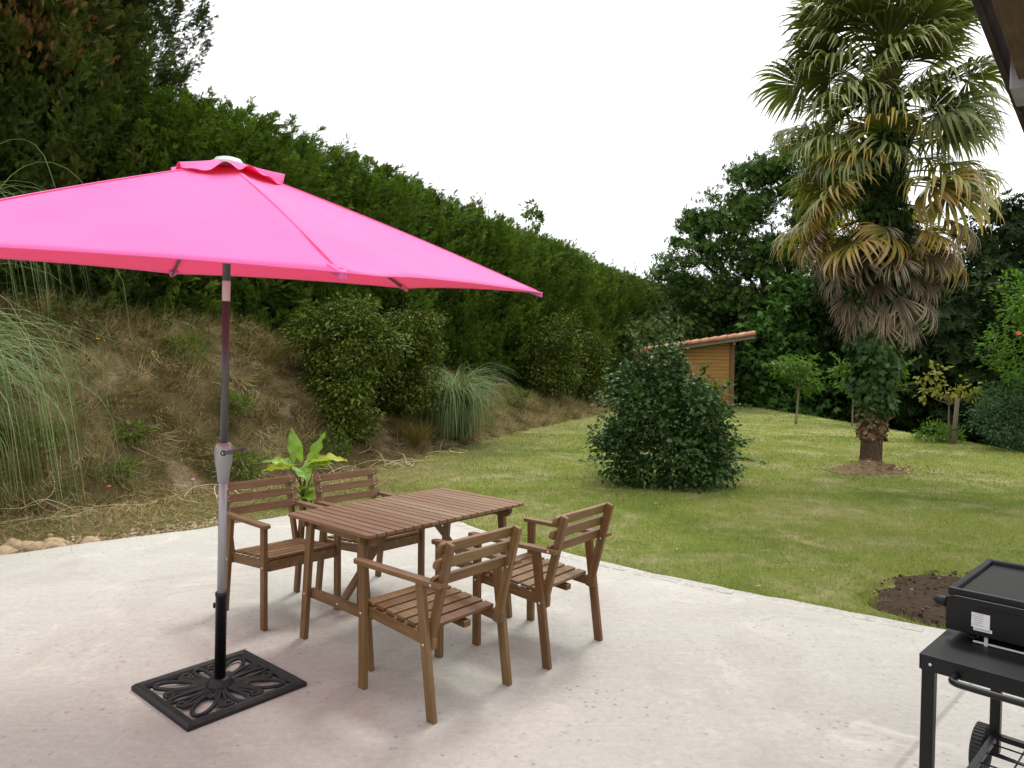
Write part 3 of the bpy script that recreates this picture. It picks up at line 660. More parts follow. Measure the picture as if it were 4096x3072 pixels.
# ------------------------------------------------------------------ garden chairs
def bolt_part(parent, p, axis, r=.007):
    mb = MB(); q = Vector(axis).to_track_quat('Z', 'Y').to_matrix().to_4x4()
    mb.lathe([(0, -.004), (r, -.004), (r, .002), (r * .7, .0045), (0, .005)], 10, p, q)
    return mb.build('bolt', M['bolt'], parent)
def make_chair():
    t = empty('garden_armchair'); y0 = .248
    for s in (1, -1):
        mb = MB(); mb.beam((.240, s * y0, 0), (.240, s * y0, .6), .026, .046, (1, 0, 0)); l = mb.build('leg', M['wood'], t, .003)
        bolt_part(l, (.243, s * (y0 + .0135), .366), (0, s, 0))
        mb = MB(); mb.beam((-.246, s * y0, 0), (-.166, s * y0, .6), .026, .046, (1, 0, 0)); l = mb.build('leg', M['wood'], t, .003)
        bolt_part(l, (-.199, s * (y0 + .0135), .332), (0, s, 0))
        # armrest, rounded at the front
        pts = [(-.305, -.026), (.27, -.026), (.288, -.020), (.297, -.007), (.297, .007), (.288, .020), (.27, .026), (-.305, .026)]
        mb = MB(); mb.prism(pts, (0, s * y0 + s * .004, .611), (1, 0, 0), (0, 1, 0), (0, 0, 1), .021); l = mb.build('armrest', M['wood'], t, .003)
        bolt_part(l, (-.262, s * (y0 + .031), .611), (0, s, 0))
        # back post leaning rearwards, inside the rear leg
        yi = s * (y0 - .0275)
        p0 = Vector((-.196, yi, .305)); p1 = Vector((-.325, yi, .792))
        mb = MB(); mb.beam(p0, p1, .024, .044, (1, 0, 0)); l = mb.build('back_post', M['wood'], t, .004)
        for f in (.04, .59): 
            p = p0.lerp(p1, f); bolt_part(l, (p.x, yi - s * .0125 if f > .3 else yi + s * .0125, p.z), (0, -s if f > .3 else s, 0), .006)
        # side rail
        mb = MB(); mb.beam((.25, s * (y0 - .026), .375), (-.235, s * (y0 - .0265), .335), .024, .052); mb.build('seat_rail', M['wood'], t, .003)
    d = Vector((-.325 + .196, 0, .792 - .305)).normalized(); fwd = Vector((d.z, 0, -d.x))
    mb = MB(); scr = []
    for zc in (.757, .684, .607):
        f = (zc - .305) / (.792 - .305); c = Vector((-.196 + f * (-.129), 0, zc)) + fwd * .0325
        hl = .262; r = .0245; pts = []
        for k in range(9): a = -math.pi / 2 + math.pi * k / 8; pts.append((hl - r + r * math.cos(a), r * math.sin(a)))
        for k in range(9): a = math.pi / 2 + math.pi * k / 8; pts.append((-hl + r + r * math.cos(a), r * math.sin(a)))
        mb.prism(pts, c, (0, 1, 0), d, fwd, .020)
        q = fwd.to_track_quat('Z', 'Y').to_matrix().to_4x4()
        for s in (-1, 1):
            for e in (-.011, .011): scr.append((c + Vector((0, s * .221, 0)) + d * e + fwd * .0098, q))
    b = mb.build('backrest', M['wood'], t, .003)
    for c, q in scr:
        mb = MB(); mb.lathe([(0, 0), (.0042, 0), (.003, .0015), (0, .002)], 8, c, q); mb.build('screw', M['bolt'], b)
    # seat: six slats, front apron and two cross battens
    mb = MB()
    for k in range(6):
        x = .222 - k * .0735; z = .4105 - k * .0057
        mb.box((x, 0, z), (.057, .445, .017), M=Matrix.Rotation(-.08, 4, 'Y'))
    mb.build('seat', M['wood'], t, .003)
    mb = MB(); mb.box((.2375, 0, .368), (.022, .446, .062)); mb.build('apron', M['wood'], t, .003)
    mb = MB(); mb.beam((.226, -.03, .374), (-.185, -.03, .342), .045, .030); mb.build('seat_batten', M['wood'], t, .003)
    return t
CH = [(-.3554, 3.4017, 2.4257, 'nearest brown wooden armchair, seen from behind in front of the table'),
      (.1602, 3.9612, 2.4653, 'brown wooden armchair standing nearest the lawn, its back to the camera'),
      (-1.4335, 4.437, -.7467, 'brown wooden armchair facing us right behind the parasol pole'),
      (-.9522, 4.8108, -.7474, 'brown wooden armchair on the far side, mostly hidden behind the table')]
proto = make_chair()
for i, (x, y, a, lb) in enumerate(CH):
    c = proto if i == 0 else copy_tree(proto)
    c.location = (x, y, 0); c.rotation_euler = (0, 0, a); tag(c, lb, 'chair', 'wooden armchairs around the garden table')

# ------------------------------------------------------------------ table
t = tag(empty('garden_table', (-.5853, 4.1689, 0), .8378), 'rectangular brown slatted wooden table with splayed legs', 'table')
L_, W_, H_ = 1.19, .755, .71; nsl = 20; pit = L_ / nsl; mb = MB()
for k in range(nsl):
    x = -L_ / 2 + (k + .5) * pit; hw = pit / 2 - .004; e = W_ / 2
    c = .022 if k in (0, nsl - 1) else .0
    so = -1 if k == 0 else 1
    if c: pts = [(so * -hw, -e), (so * (hw - c), -e), (so * (hw - c * .3), -e + c * .3), (so * hw, -e + c), (so * hw, e - c), (so * (hw - c * .3), e - c * .3), (so * (hw - c), e), (so * -hw, e)]
    else: pts = [(-hw, -e), (hw, -e), (hw, e), (-hw, e)]
    if so < 0 and c: pts = pts[::-1]
    pts = [(p[1], p[0]) for p in pts][::-1]       # grain runs across the table
    mb.prism(pts, (x, 0, H_ - .0095 + random.uniform(-.0006, .0006)), (0, 1, 0), (1, 0, 0), (0, 0, -1), .018)
mb.build('tabletop', M['wood_top'], t, .0025)
for s in (-1, 1):
    mb = MB(); mb.beam((-.56, s * .255, H_ - .041), (.56, s * .255, H_ - .041), .024, .042); mb.build('top_rail', M['wood'], t, .003)
    e = .345; zt = H_ - .0645
    pts = [(-e, .0), (-e, -.03), (-e + .012, -.05), (-e + .03, -.06), (e - .03, -.06), (e - .012, -.05), (e, -.03), (e, 0)]
    mb = MB(); mb.prism(pts, (s * .495, 0, H_ - .0205), (0, 1, 0), (0, 0, 1), (1, 0, 0), .026); mb.build('apron', M['wood'], t, .003)
    for q_ in (-1, 1):
        mb = MB(); mb.beam((s * .523, q_ * .305, 0), (s * .523, q_ * .235, H_ - .022), .028, .05, (0, 1, 0)); l = mb.build('leg', M['wood'], t, .003)
        bolt_part(l, (s * .538, q_ * .278, .262), (s, 0, 0))
    mb = MB(); mb.beam((s * .4945, -.275, .262), (s * .4945, .275, .262), .028, .052); st = mb.build('stretcher', M['wood'], t, .003)
    bolt_part(st, (s * .5095, 0, .262), (s, 0, 0))
    mb = MB(); mb.beam((s * .48, 0, .262), (s * .14, 0, H_ - .06), .045, .024); mb.build('brace', M['wood'], t, .003)
    mb = MB(); mb.box((s * .14, 0, H_ - .032), (.04, .48, .024)); mb.build('cross_batten', M['wood'], t, .003)

# ------------------------------------------------------------------ parasol
tx, ty, AZ, DR, RU, PH = .0506, -.0819, 2.4559, .4926, 1.4228, -.9667
base = Vector((-1.3798, 3.3559, 0))
t = tag(empty('parasol', base), 'open hot pink hexagonal parasol on a two-tone pole', 'parasol')
ax = Vector((math.sin(tx), math.sin(ty), 1)).normalized()
e1 = Vector((0, 1, 0)).cross(ax).normalized(); e2 = ax.cross(e1)
MX = Matrix((e1, e2, ax)).transposed().to_4x4()
def P(x, y, z): return MX @ Vector((x, y, z))
def lathe(mb, prof, n=20, **k): mb.lathe(prof, n, (0, 0, 0), MX)
mb = MB(); lathe(mb, [(.019, .30), (.019, 1.13)]); mb.build('lower_pole', M['pole_low'], t)
mb = MB(); lathe(mb, [(.017, 1.10), (.017, 1.845)]); lathe(mb, [(.017, 1.925), (.017, 2.40)]); mb.build('upper_pole', M['pole_up'], t)
mb = MB(); lathe(mb, [(.0160, 1.83), (.0178, 1.848), (.0178, 1.922), (.0160, 1.94)]); mb.build('tilt_joint', M['chrome'], t)
# crank housing
mb = MB(); lathe(mb, [(.0195, 1.005), (.024, 1.01), (.029, 1.06), (.037, 1.10), (.041, 1.15), (.038, 1.175), (.030, 1.19), (.0185, 1.195)], 24); ch = mb.build('crank_housing', M['pole_low'], t)
cd = Vector((.35, -.93, 0)).normalized(); c0 = P(0, 0, 1.15) + cd * .036
qm = cd.to_track_quat('Z', 'Y').to_matrix().to_4x4()
mb = MB(); mb.lathe([(.019, 0), (.019, .012), (.016, .016), (0, .016)], 20, c0, qm); hub = mb.build('crank_hub', M['cap'], ch)
mb = MB(); mb.lathe([(.0135, .0), (.0135, .018), (.009, .018), (.009, .0)], 20, c0, qm); mb.build('crank_ring', M['black'], hub)
side = Vector((.93, .35, .12)).normalized(); mb = MB()
mb.tube([c0 + cd * .012, c0 + cd * .016 + side * .045, c0 + cd * .018 + side * .095 + Vector((0, 0, .006))], [.009, .0075, .0065], 10)
mb.tube([c0 + cd * .02 + side * .088, c0 + cd * .055 + side * .098], .0075, 10); mb.build('crank_handle', M['pole_up'], ch)
# canopy
NR, NS = 22, 16
def rib_pt(k, r):
    a = PH + k * math.pi / 3; u = r / RU
    z = AZ - .012 - (DR - .012) * u + .014 * math.sin(math.pi * u)
    return Vector((r * math.cos(a), r * math.sin(a), z))
def canopy(r0_, r1_, lift, wave, sag, cut):
    V = []; F = []
    for k in range(6):
        for j in range(NS):
            u = j / NS; q4 = 4 * u * (1 - u)
            for i in range(NR + 1):
                f = i / NR; r = r0_ + (r1_ - r0_) * f; rc = r * (1 - cut * q4 * f ** 2)
                p = rib_pt(k, rc).lerp(rib_pt(k + 1, rc), u)
                g = r / RU
                p.z -= sag * q4 * g * (1.0 - g) * 4
                p.z += .0042 * math.sin(k * 2.1 + 21 * u + 9 * g) * g * (1 - g ** 3) * q4 + .0022 * math.sin(47 * u + 5 * k + 14 * g * u) * g * (1 - g ** 4)
                # gathers running in from the rib tips
                edge = min(u, 1 - u); p.z += .007 * math.sin(edge * 46 + k) * math.exp(-edge * 8) * g ** 2 * (1.12 - g)
                if k == 0 and u < .35 and g > .75: p.z -= .028 * math.exp(-((u - .12) / .09) ** 2 - ((g - .88) / .09) ** 2)
                p.z += lift + wave * f * f * math.sin(u * 2 * math.pi * 1 + k * 1.9) + wave * .5 * f * math.sin(u * 4 * math.pi + k)
                V.append(P(*p))
    n1 = NR + 1
    for a in range(6 * NS):
        b = (a + 1) % (6 * NS)
        for i in range(NR): F.append((a * n1 + i, a * n1 + i + 1, b * n1 + i + 1, b * n1 + i))
    return np.array(V), np.array(F)
V, F = canopy(.05, RU, 0, 0, .022, .022)
cn = link('canopy', np_mesh('canopy', V, F, M['cloth'], smooth=True), t)
md = cn.modifiers.new('thick', 'SOLIDIFY'); md.thickness = .0012
# hem and seam cords
for k in range(6):     # double-stitched seam strip along each rib
    a = PH + k * math.pi / 3; sdv = Vector((-math.sin(a), math.cos(a), 0)); vs = []
    for r in np.linspace(.24, RU - .03, 24):
        p = rib_pt(k, r); vs += [P(*(p + sdv * e_ + Vector((0, 0, z_)))) for e_, z_ in ((-.009, -.0005), (-.007, .0018), (.007, .0018), (.009, -.0005))]
    mb = MB(); mb.add(vs, [(i * 4 + j, i * 4 + j + 1, i * 4 + j + 5, i * 4 + j + 4) for i in range(23) for j in range(3)]); mb.build('seam', M['cloth'], cn)
mb = MB()
rim = V.reshape(6 * NS, NR + 1, 3)[:, -1]; mb.tube([Vector(p) for p in rim], .003, 6, closed=True); mb.build('hem', M['cloth'], cn)
for k in range(6):     # pocket over each rib tip
    a = PH + k * math.pi / 3; tip = rib_pt(k, RU); mb = MB(); inn = rib_pt(k, RU - .07)
    sdv = Vector((-math.sin(a), math.cos(a), 0)); dn = Vector((0, 0, -.022))
    vs = [inn + sdv * .03, inn - sdv * .03, tip - sdv * .008, tip + sdv * .008]; vs = [P(*p) for p in vs] + [P(*(p + dn)) for p in vs]
    mb.add(vs, [(0, 1, 2, 3), (7, 6, 5, 4), (0, 4, 5, 1), (1, 5, 6, 2), (2, 6, 7, 3), (3, 7, 4, 0)]); mb.build('rib_pocket', M['cloth'], cn, .004)
V, F = canopy(.03, .245, .020, .019, .0, -.05)
vt = link('vent_flap', np_mesh('vent_flap', V, F, M['cloth'], smooth=True), t); md = vt.modifiers.new('thick', 'SOLIDIFY'); md.thickness = .0012
mb = MB(); lathe(mb, [(0, AZ - .04), (.035, AZ - .04), (.07, AZ - .024), (.073, AZ - .012), (.06, AZ - .006), (.052, AZ + .006), (.03, AZ + .012), (0, AZ + .013)], 28); mb.build('finial', M['cap'], t)
# ribs, struts, runner
HZ = AZ - .06; SZ = AZ - .40
mb = MB(); lathe(mb, [(.018, SZ - .03), (.034, SZ - .025), (.034, SZ + .02), (.018, SZ + .025)]); mb.build('runner', M['pole_up'], t)
mb = MB(); lathe(mb, [(.018, HZ - .03), (.036, HZ - .02), (.036, HZ + .01), (.018, HZ + .02)]); mb.build('top_hub', M['pole_up'], t)
for k in range(6):
    mb = MB(); pth = [rib_pt(k, r) - Vector((0, 0, .016 + .012 * (1 - r / RU))) for r in np.linspace(.03, RU - .015, 12)]
    mb.tube([P(*p) for p in pth], .0085, 8); rb = mb.build('rib', M['pole_up'], t)
    a = PH + k * math.pi / 3; m_ = rib_pt(k, .62) - Vector((0, 0, .026)); mb = MB()
    mb.tube([P(.03 * math.cos(a), .03 * math.sin(a), SZ), P(*m_)], .007, 8); mb.build('strut', M['pole_up'], rb)

# cast-iron base
h = .289
mb = MB(); wv = .05
prof = [(h, .0), (h, .018), (h - .012, .030), (h - .022, .032), (h - .030, .026), (h - .04, .026), (h - .05, .012), (h - .05, 0)]
vs = []; n = len(prof)
for sx, sy in ((-1, -1), (1, -1), (1, 1), (-1, 1)): vs += [(sx * r, sy * r, z) for r, z in prof]
fs = []
for c in range(4):
    d = (c + 1) % 4
    for i in range(n): fs.append((c * n + i, d * n + i, d * n + (i + 1) % n, c * n + (i + 1) % n))
mb.add(vs, fs); fr = mb.build('base', M['iron'], t, .002); fr.rotation_euler = (0, 0, .8612); fr['label'] = 'square openwork cast iron base'
def curve(fn, n=28): return [Vector((*fn(i / n), .014)) for i in range(n)]
mb = MB()
def ring(cx, cy, a, b, rot_, rad=.0105):
    pts = []
    for i in range(28):
        q_ = 2 * math.pi * i / 28; x = a * math.cos(q_); y = b * math.sin(q_)
        pts.append(Vector((cx + x * math.cos(rot_) - y * math.sin(rot_), cy + x * math.sin(rot_) + y * math.cos(rot_), .017)))
    mb.tube(pts, rad, 8, closed=True, flat=.9, up=(0, 0, 1))
def petal(ang, r0_, r1_, wd, rad=.0105, skew=0):
    pts = []
    for i in range(30):
        q_ = 2 * math.pi * i / 30; u = (1 - math.cos(q_)) / 2; x = r0_ + (r1_ - r0_) * u; y = wd * math.sin(q_) * (.35 + .65 * u) + skew * u * u
        pts.append(Vector((x * math.cos(ang) - y * math.sin(ang), x * math.sin(ang) + y * math.cos(ang), .017)))
    mb.tube(pts, rad, 8, closed=True, flat=.9, up=(0, 0, 1))
def scroll(ang, sgn):
    pts = []
    for i in range(26):
        u = i / 25
        if u < .55: x = .05 + .16 * u / .55; y = .02 + .06 * math.sin(u / .55 * 1.6)
        else:
            q_ = (u - .55) / .45 * 5.0; rr_ = .026 * (1 - .55 * (u - .55) / .45); x = .205 + rr_ * math.sin(q_); y = .056 + rr_ * math.cos(q_) 
        y *= sgn; pts.append(Vector((x * math.cos(ang) - y * math.sin(ang), x * math.sin(ang) + y * math.cos(ang), .018)))
    mb.tube(pts, [.0105 - .003 * i / 25 for i in range(26)], 8, flat=.9, up=(0, 0, 1))
for k in range(4):
    q_ = math.pi / 4 + k * math.pi / 2; ring(.205 * math.cos(q_) * 1.0, .205 * math.sin(q_), .095, .042, q_)
    petal(q_, .04, .13, .016); a = k * math.pi / 2
    petal(a, .035, .243, .036)
    for s in (-1, 1): petal(a + s * .42, .05, .235, .02, .008); scroll(a, s * 1.15)
mb.build('openwork', M['iron'], fr)
mb = MB(); mb.lathe([(.062, .008), (.062, .03), (.05, .038), (.05, .05), (.038, .056), (.026, .058)], 24); mb.build('collar', M['iron'], fr)
mb = MB(); mb.lathe([(.0255, .05), (.0255, .46), (.0275, .463), (.0275, .478), (.0205, .478), (.0205, .40)], 24, (0, 0, 0), Matrix.Rotation(-.8612, 4, 'Z') @ MX); sl = mb.build('sleeve', M['black'], fr)
for z, l in ((.41, .035), (.24, .006)):
    mb = MB(); q2 = Matrix.Rotation(-.8612, 3, 'Z') @ Vector((-.93, -.35, 0)); mb.tube([q2 * .02 + P(0, 0, z), q2 * (.028 + l) + P(0, 0, z)], .0055, 8)
    if l > .01: mb.tube([q2 * .058 + P(0, 0, z) + Vector((0, 0, -.012)), q2 * .058 + P(0, 0, z) + Vector((0, 0, .012))], .005, 8)
    else: mb.tube([q2 * .02 + P(0, 0, z), q2 * .033 + P(0, 0, z)], .010, 8)
    mb.build('locking_screw', M['black'], fr)

# ------------------------------------------------------------------ griddle trolley
GZ = .72; gp = Vector((1.216, 2.088, 0)); ga = R(44)         # near left corner; local x = away along trolley, y = left
tr = tag(empty('griddle_trolley', gp, ga), 'black metal trolley with tubular handle and spoked wire rack', 'trolley')
GL, GW = .90, .56
mb = MB(); mb.box((GL / 2, -GW / 2, GZ - .004), (GL, GW, .008))
for y in (0.0, -GW): mb.box((GL / 2, y + (-.001 if y == 0 else .001), GZ - .027), (GL - .004, .002, .038))
for x in (0.001, GL - .001): mb.box((x, -GW / 2, GZ - .027), (.002, GW - .008, .038))
tp = mb.build('shelf_top', M['black_matte'], tr, .002)
legs = []
for x in (.024, GL - .03):
    for y in (-.022, -GW + .022):
        mb = MB(); mb.box((x, y, (GZ - .01) / 2 + (.0 if x < .1 else .05)), (.034, .034, GZ - .012 - (.0 if x < .1 else .10))); l = mb.build('leg', M['black'], tr, .003)
mb = MB(); mb.lathe([(0, 0), (.006, 0), (.004, .003), (0, .003)], 10, (-.001, -.03, GZ - .025), Matrix.Rotation(-math.pi / 2, 4, 'Y')); mb.build('rivet', M['bolt'], tp)
mb = MB(); hz = GZ - .035; pth = [(.0, -.10, hz), (-.03, -.098, hz)] + [(-.045 - .02 * math.sin(a), -.125 + .027 * math.cos(a) , hz) for a in np.linspace(.1, 1.5, 6)] + [(-.066, -.20, hz), (-.066, -GW + .17, hz), (-.06, -GW + .125, hz), (-.03, -GW + .10, hz), (0, -GW + .10, hz)]
mb.tube(pth, .0095, 10); mb.build('handle', M['black'], tr)
rz_ = .165; mb = MB()
for y in (-.022, -GW + .022): mb.box((GL / 2, y, rz_), (GL - .09, .022, .022))
for x in (.024, GL - .03): mb.box((x, -GW / 2, rz_), (.022, GW - .08, .022))
rk = mb.build('rack_frame', M['black'], tr, .002); mb = MB()
for i in range(9): x = .09 + i * (GL - .19) / 8; mb.tube([(x, -.03, rz_ - .004), (x, -GW + .03, rz_ - .004)], .003, 6)
for i in range(3): y = -.12 - i * .16; mb.tube([(.03, y, rz_ - .010), (GL - .04, y, rz_ - .010)], .003, 6)
mb.build('wire_rack', M['black'], rk)
for y in (.022, -GW - .022):
    mb = MB(); q_ = Matrix.Rotation(math.pi / 2, 4, 'X'); R0 = .095; W2 = .022
    prof = [(R0 - .03, -W2), (R0 - .008, -W2), (R0, -W2 * .7), (R0, W2 * .7), (R0 - .008, W2), (R0 - .03, W2), (R0 - .035, 0)]
    mb.lathe(prof + prof[:1], 40, (GL - .03, y, R0), q_); ty_ = mb.build('wheel', M['rubber'], tr)
    mb = MB()
    for i in range(40):
        a = 2 * math.pi * i / 40; mb.box((GL - .03 + (R0 + .001) * math.cos(a), y, R0 + (R0 + .001) * math.sin(a)), (.005, .036, .007), M=Matrix.Rotation(-a, 4, 'Y'))
    mb.build('tread', M['rubber'], ty_)
    mb = MB(); mb.lathe([(0, -.014), (.02, -.014), (.022, -.006), (R0 - .033, -.005), (R0 - .033, .005), (.022, .006), (.02, .014), (0, .014)], 24, (GL - .03, y, R0), q_); mb.build('hub', M['black'], ty_)
mb = MB(); mb.tube([(GL - .03, .05, .095), (GL - .03, -GW - .05, .095)], .007, 8); mb.build('axle', M['bolt'], tr)
# the griddle standing on it
gr = tag(empty('gas_griddle', gp + Matrix.Rotation(ga, 3, 'Z') @ Vector((.196, -.028, GZ)), ga), 'black flat-top griddle with white sticker resting on the trolley', 'griddle')
BL, BW, BH = .50, .62, .152; mb = MB()
z0 = .028
def rbox(mb, x0, x1, y0, y1, za, zb, r=.012):
    pts = []
    for cx, cy, a0 in ((x1 - r, y1 - r, 0), (x0 + r, y1 - r, 90), (x0 + r, y0 + r, 180), (x1 - r, y0 + r, 270)):
        for k in range(5): a = R(a0 + k * 22.5); pts.append((cx + r * math.cos(a), cy + r * math.sin(a)))
    mb.prism(pts, (0, 0, (za + zb) / 2), (1, 0, 0), (0, 1, 0), (0, 0, 1), zb - za)
# back panel with rounded upper corners
pts = []; r_ = .025; y0, y1, za, zb = -BW, .012, z0 + .002, BH - .012
pts = [(y1, za), (y1, zb - r_)] + [(y1 - r_ + r_ * math.cos(a), zb - r_ + r_ * math.sin(a)) for a in np.linspace(0, math.pi / 2, 6)][1:] + [(y0 + r_ + r_ * math.cos(a), zb - r_ + r_ * math.sin(a)) for a in np.linspace(math.pi / 2, math.pi, 6)] + [(y0, za)]
mb.prism(pts[::-1], (.006, 0, 0), (0, 1, 0), (0, 0, 1), (1, 0, 0), .012)
bodyp = mb.build('back_panel', M['black'], gr, .002)
mb = MB(); rbox(mb, .0125, BL, -BW + .01, .0, z0, BH - .03); mb.build('body', M['black'], gr, .002)
mb = MB(); zt = BH - .006
ring_ = [(0, 0), (0, .012), (.008, .014), (.016, .008), (.018, -.008), (.018, -.012), (0, -.012)]
vs = []
for sx, sy in ((.012, .010), (BL + .004, .010), (BL + .004, -BW), (.012, -BW)):
    for k, (i_, z_) in enumerate(ring_):
        vs.append((sx + (i_ if sx < .1 else -i_), sy + (-i_ if sy > -.1 else i_), zt + z_))
n = len(ring_); fs = [(c * n + i, c * n + (i + 1) % n, ((c + 1) % 4) * n + (i + 1) % n, ((c + 1) % 4) * n + i) for c in range(4) for i in range(n)]
mb.add(vs, fs); mb.build('plate_rim', M['black_matte'], gr, .002)
mb = MB(); mb.box((.008 + BL / 2, -BW / 2 + .005, zt - .008), (BL - .03, BW - .03, .008)); mb.build('cooking_plate', M['plate'], gr)
mb = MB(); mb.box((-.003, -.36, BH - .036), (.006, .58, .004)); mb.build('ridge', M['black_matte'], bodyp, .001)
# sticker with a torn strip below, and its small print
mb = MB(); mb.box((-.0008, -.082, .078), (.0015, .048, .044)); mb.box((-.0008, -.088, .051), (.0015, .048, .0095)); stk = mb.build('sticker', M['sticker'], bodyp)
mb = MB()
for i in range(6): mb.box((-.0019, -.082 + random.uniform(.0, .006) + .003, .096 - i * .0064), (.0006, .034 + random.uniform(-.014, .006), .0018))
mb.box((-.0019, -.088, .0515), (.0006, .040, .004)); mb.build('small_print', M['ink'], stk)
for x in (.06, BL - .06):
    for y in (-.05, -BW + .05): mb = MB(); mb.lathe([(.016, 0), (.016, .006), (.011, .01), (.011, z0 + .002)], 14, (x, y, 0)); mb.build('foot', M['black'], gr)
mb = MB(); mb.box((.016, -.28, .006), (.004, .44, .006)); mb.build('drip_rail', M['chrome'], gr, .001)
mb = MB(); mb.box((.012, -.095, .014), (.004, .010, .028)); mb.build('gas_tube', M['chrome'], gr, .001)
mb = MB(); mb.tube([(.10, .0, .085), (.10, .035, .085)], .005, 8); mb.lathe([(0, .0), (.017, 0), (.019, .004), (.017, .03), (.014, .034), (0, .034)], 18, (.10, .033, .085), Matrix.Rotation(-math.pi / 2, 4, 'X')); mb.build('knob', M['black_matte'], gr)

# ------------------------------------------------------------------ porch roof of the house
pr = tag(empty('porch_roof', (1.275, 2.0, 2.6), math.atan2(.762, .647)), 'dark timber eave of the house overhanging the patio', 'roof')
# local x along the eave, -y towards the house
mb = MB(); mb.beam((-4, .012, .07), (4.5, .012, .07), .022, .12); mb.build('fascia_board', M['dark_board'], pr, .003)
mb = MB(); mb.beam((-4, -.075, .0), (.62, -.075, .0), .07, .11); mb.build('eave_beam', M['beam_wood'], pr, .004)
mb = MB(); mb.box((.735, -.10, -.015), (.22, .17, .13)); mb.build('beam_bracket', M['galv'], pr, .006)
mb = MB(); mb.beam((.85, -.075, .0), (4.5, -.075, .0), .07, .11); mb.build('eave_beam', M['dark_board'], pr, .004)
mb = MB()
for i in range(16): mb.box((.25, -.20 - i * .16, .082 + i * .16 * .3), (8.5, .155, .02), M=Matrix.Rotation(-.2915, 4, 'X'))
mb.build('soffit_boards', M['dark_board'], pr, .003)
for k in range(7):
    x = -3.4 + k * 1.2; mb = MB(); mb.beam((x, -.14, .02), (x, -2.6, .02 + 2.46 * .3), .07, .11); mb.build('rafter', M['dark_board'], pr, .004)
mb = MB()
for i in range(34):
    x = -3.9 + i * .245; mb.tube([(x, -.02, .165), (x, -2.7, .135 + 2.78 * .3)], .085, 10, flat=.6)
mb.build('roof_tiles', M['tile'], pr)

# ------------------------------------------------------------------ shed
sh = tag(empty('garden_shed', (8.05, 25.9, lawn_z(np.array(8.05), np.array(25.9)) - .02), R(-8)), 'wooden plank shed with a sloping terracotta tile roof', 'shed')
SW, SD, H1, H0 = 3.25, 2.6, 2.46, 1.96
def shed_h(x): return H1 + (H1 - H0) * x / SW * 1.02
mb = MB(); mb.prism([(-SW, 0), (-.14, 0), (-.14, shed_h(-.14)), (-SW, shed_h(-SW))], (0, 0, 0), (1, 0, 0), (0, 0, 1), (0, -1, 0), .06); mb.build('front_wall', M['plank'], sh)
mb = MB(); mb.box((-SW, SD / 2, H0 / 2), (.06, SD - .08, H0)); mb.build('low_wall', M['plank'], sh)
mb = MB(); mb.box((-SW / 2, SD, H0 / 2), (SW - .1, .06, H0)); mb.build('back_wall', M['plank'], sh)
mb = MB(); mb.box((-.08, SD * .5 + .06, H1 / 2 - .04), (.05, SD - .3, H1 - .1)); mb.build('side_wall', M['dark_board'], sh)
for x, y in ((-.06, -.02), (-.06, SD - .02), (-SW, SD)):
    mb = MB(); mb.box((x, y, shed_h(x) / 2), (.15, .15, shed_h(x))); mb.build('corner_post', M['post_wood'], sh, .006)
sl_ = (H1 - H0) / SW * 1.02; x0, x1 = -SW - .35, .62
for y in (-.42, SD + .3):
    mb = MB(); mb.beam((x0, y, shed_h(x0) + .10), (x1, y, shed_h(x1) + .10), .035, .15); mb.build('verge_board', M['fascia'], sh, .004)
mb = MB(); mb.beam((x1 + .02, -.44, shed_h(x1) + .10), (x1 + .02, SD + .32, shed_h(x1) + .10), .03, .17); mb.build('ridge_board', M['fascia'], sh, .004)
for y in (.0, SD * .5): 
    mb = MB(); mb.beam((x0 + .1, y, shed_h(x0 + .1) + .07), (x1 - .02, y, shed_h(x1 - .02) + .07), .08, .12); mb.build('rafter', M['post_wood'], sh, .004)
mb = MB(); mb.beam((-.06, -.40, shed_h(-.06) - .04), (-.06, SD + .2, shed_h(-.06) - .04), .1, .12); mb.build('purlin', M['post_wood'], sh, .004)
mb = MB(); mb.beam((x0, SD / 2 - .05, shed_h(x0) + .155), (x1, SD / 2 - .05, shed_h(x1) + .155), SD + .68, .03); mb.build('roof_deck', M['dark_board'], sh)
mb = MB(); nx = 13; ny = 15; stp = (x1 - x0) / nx
for i in range(nx):
    for j in range(ny):
        xa = x0 + i * stp - .03; xb = xa + stp + .06; y = -.43 + j * (SD + .72) / (ny - 1); jz = random.uniform(-.006, .006)
        mb.tube([(xa, y, shed_h(xa) + .215 + jz - .012), (xb, y, shed_h(xb) + .215 + jz + .022)], [.098, .118], 10, flat=.75)
mb.build('roof_tiles', M['tile'], sh)

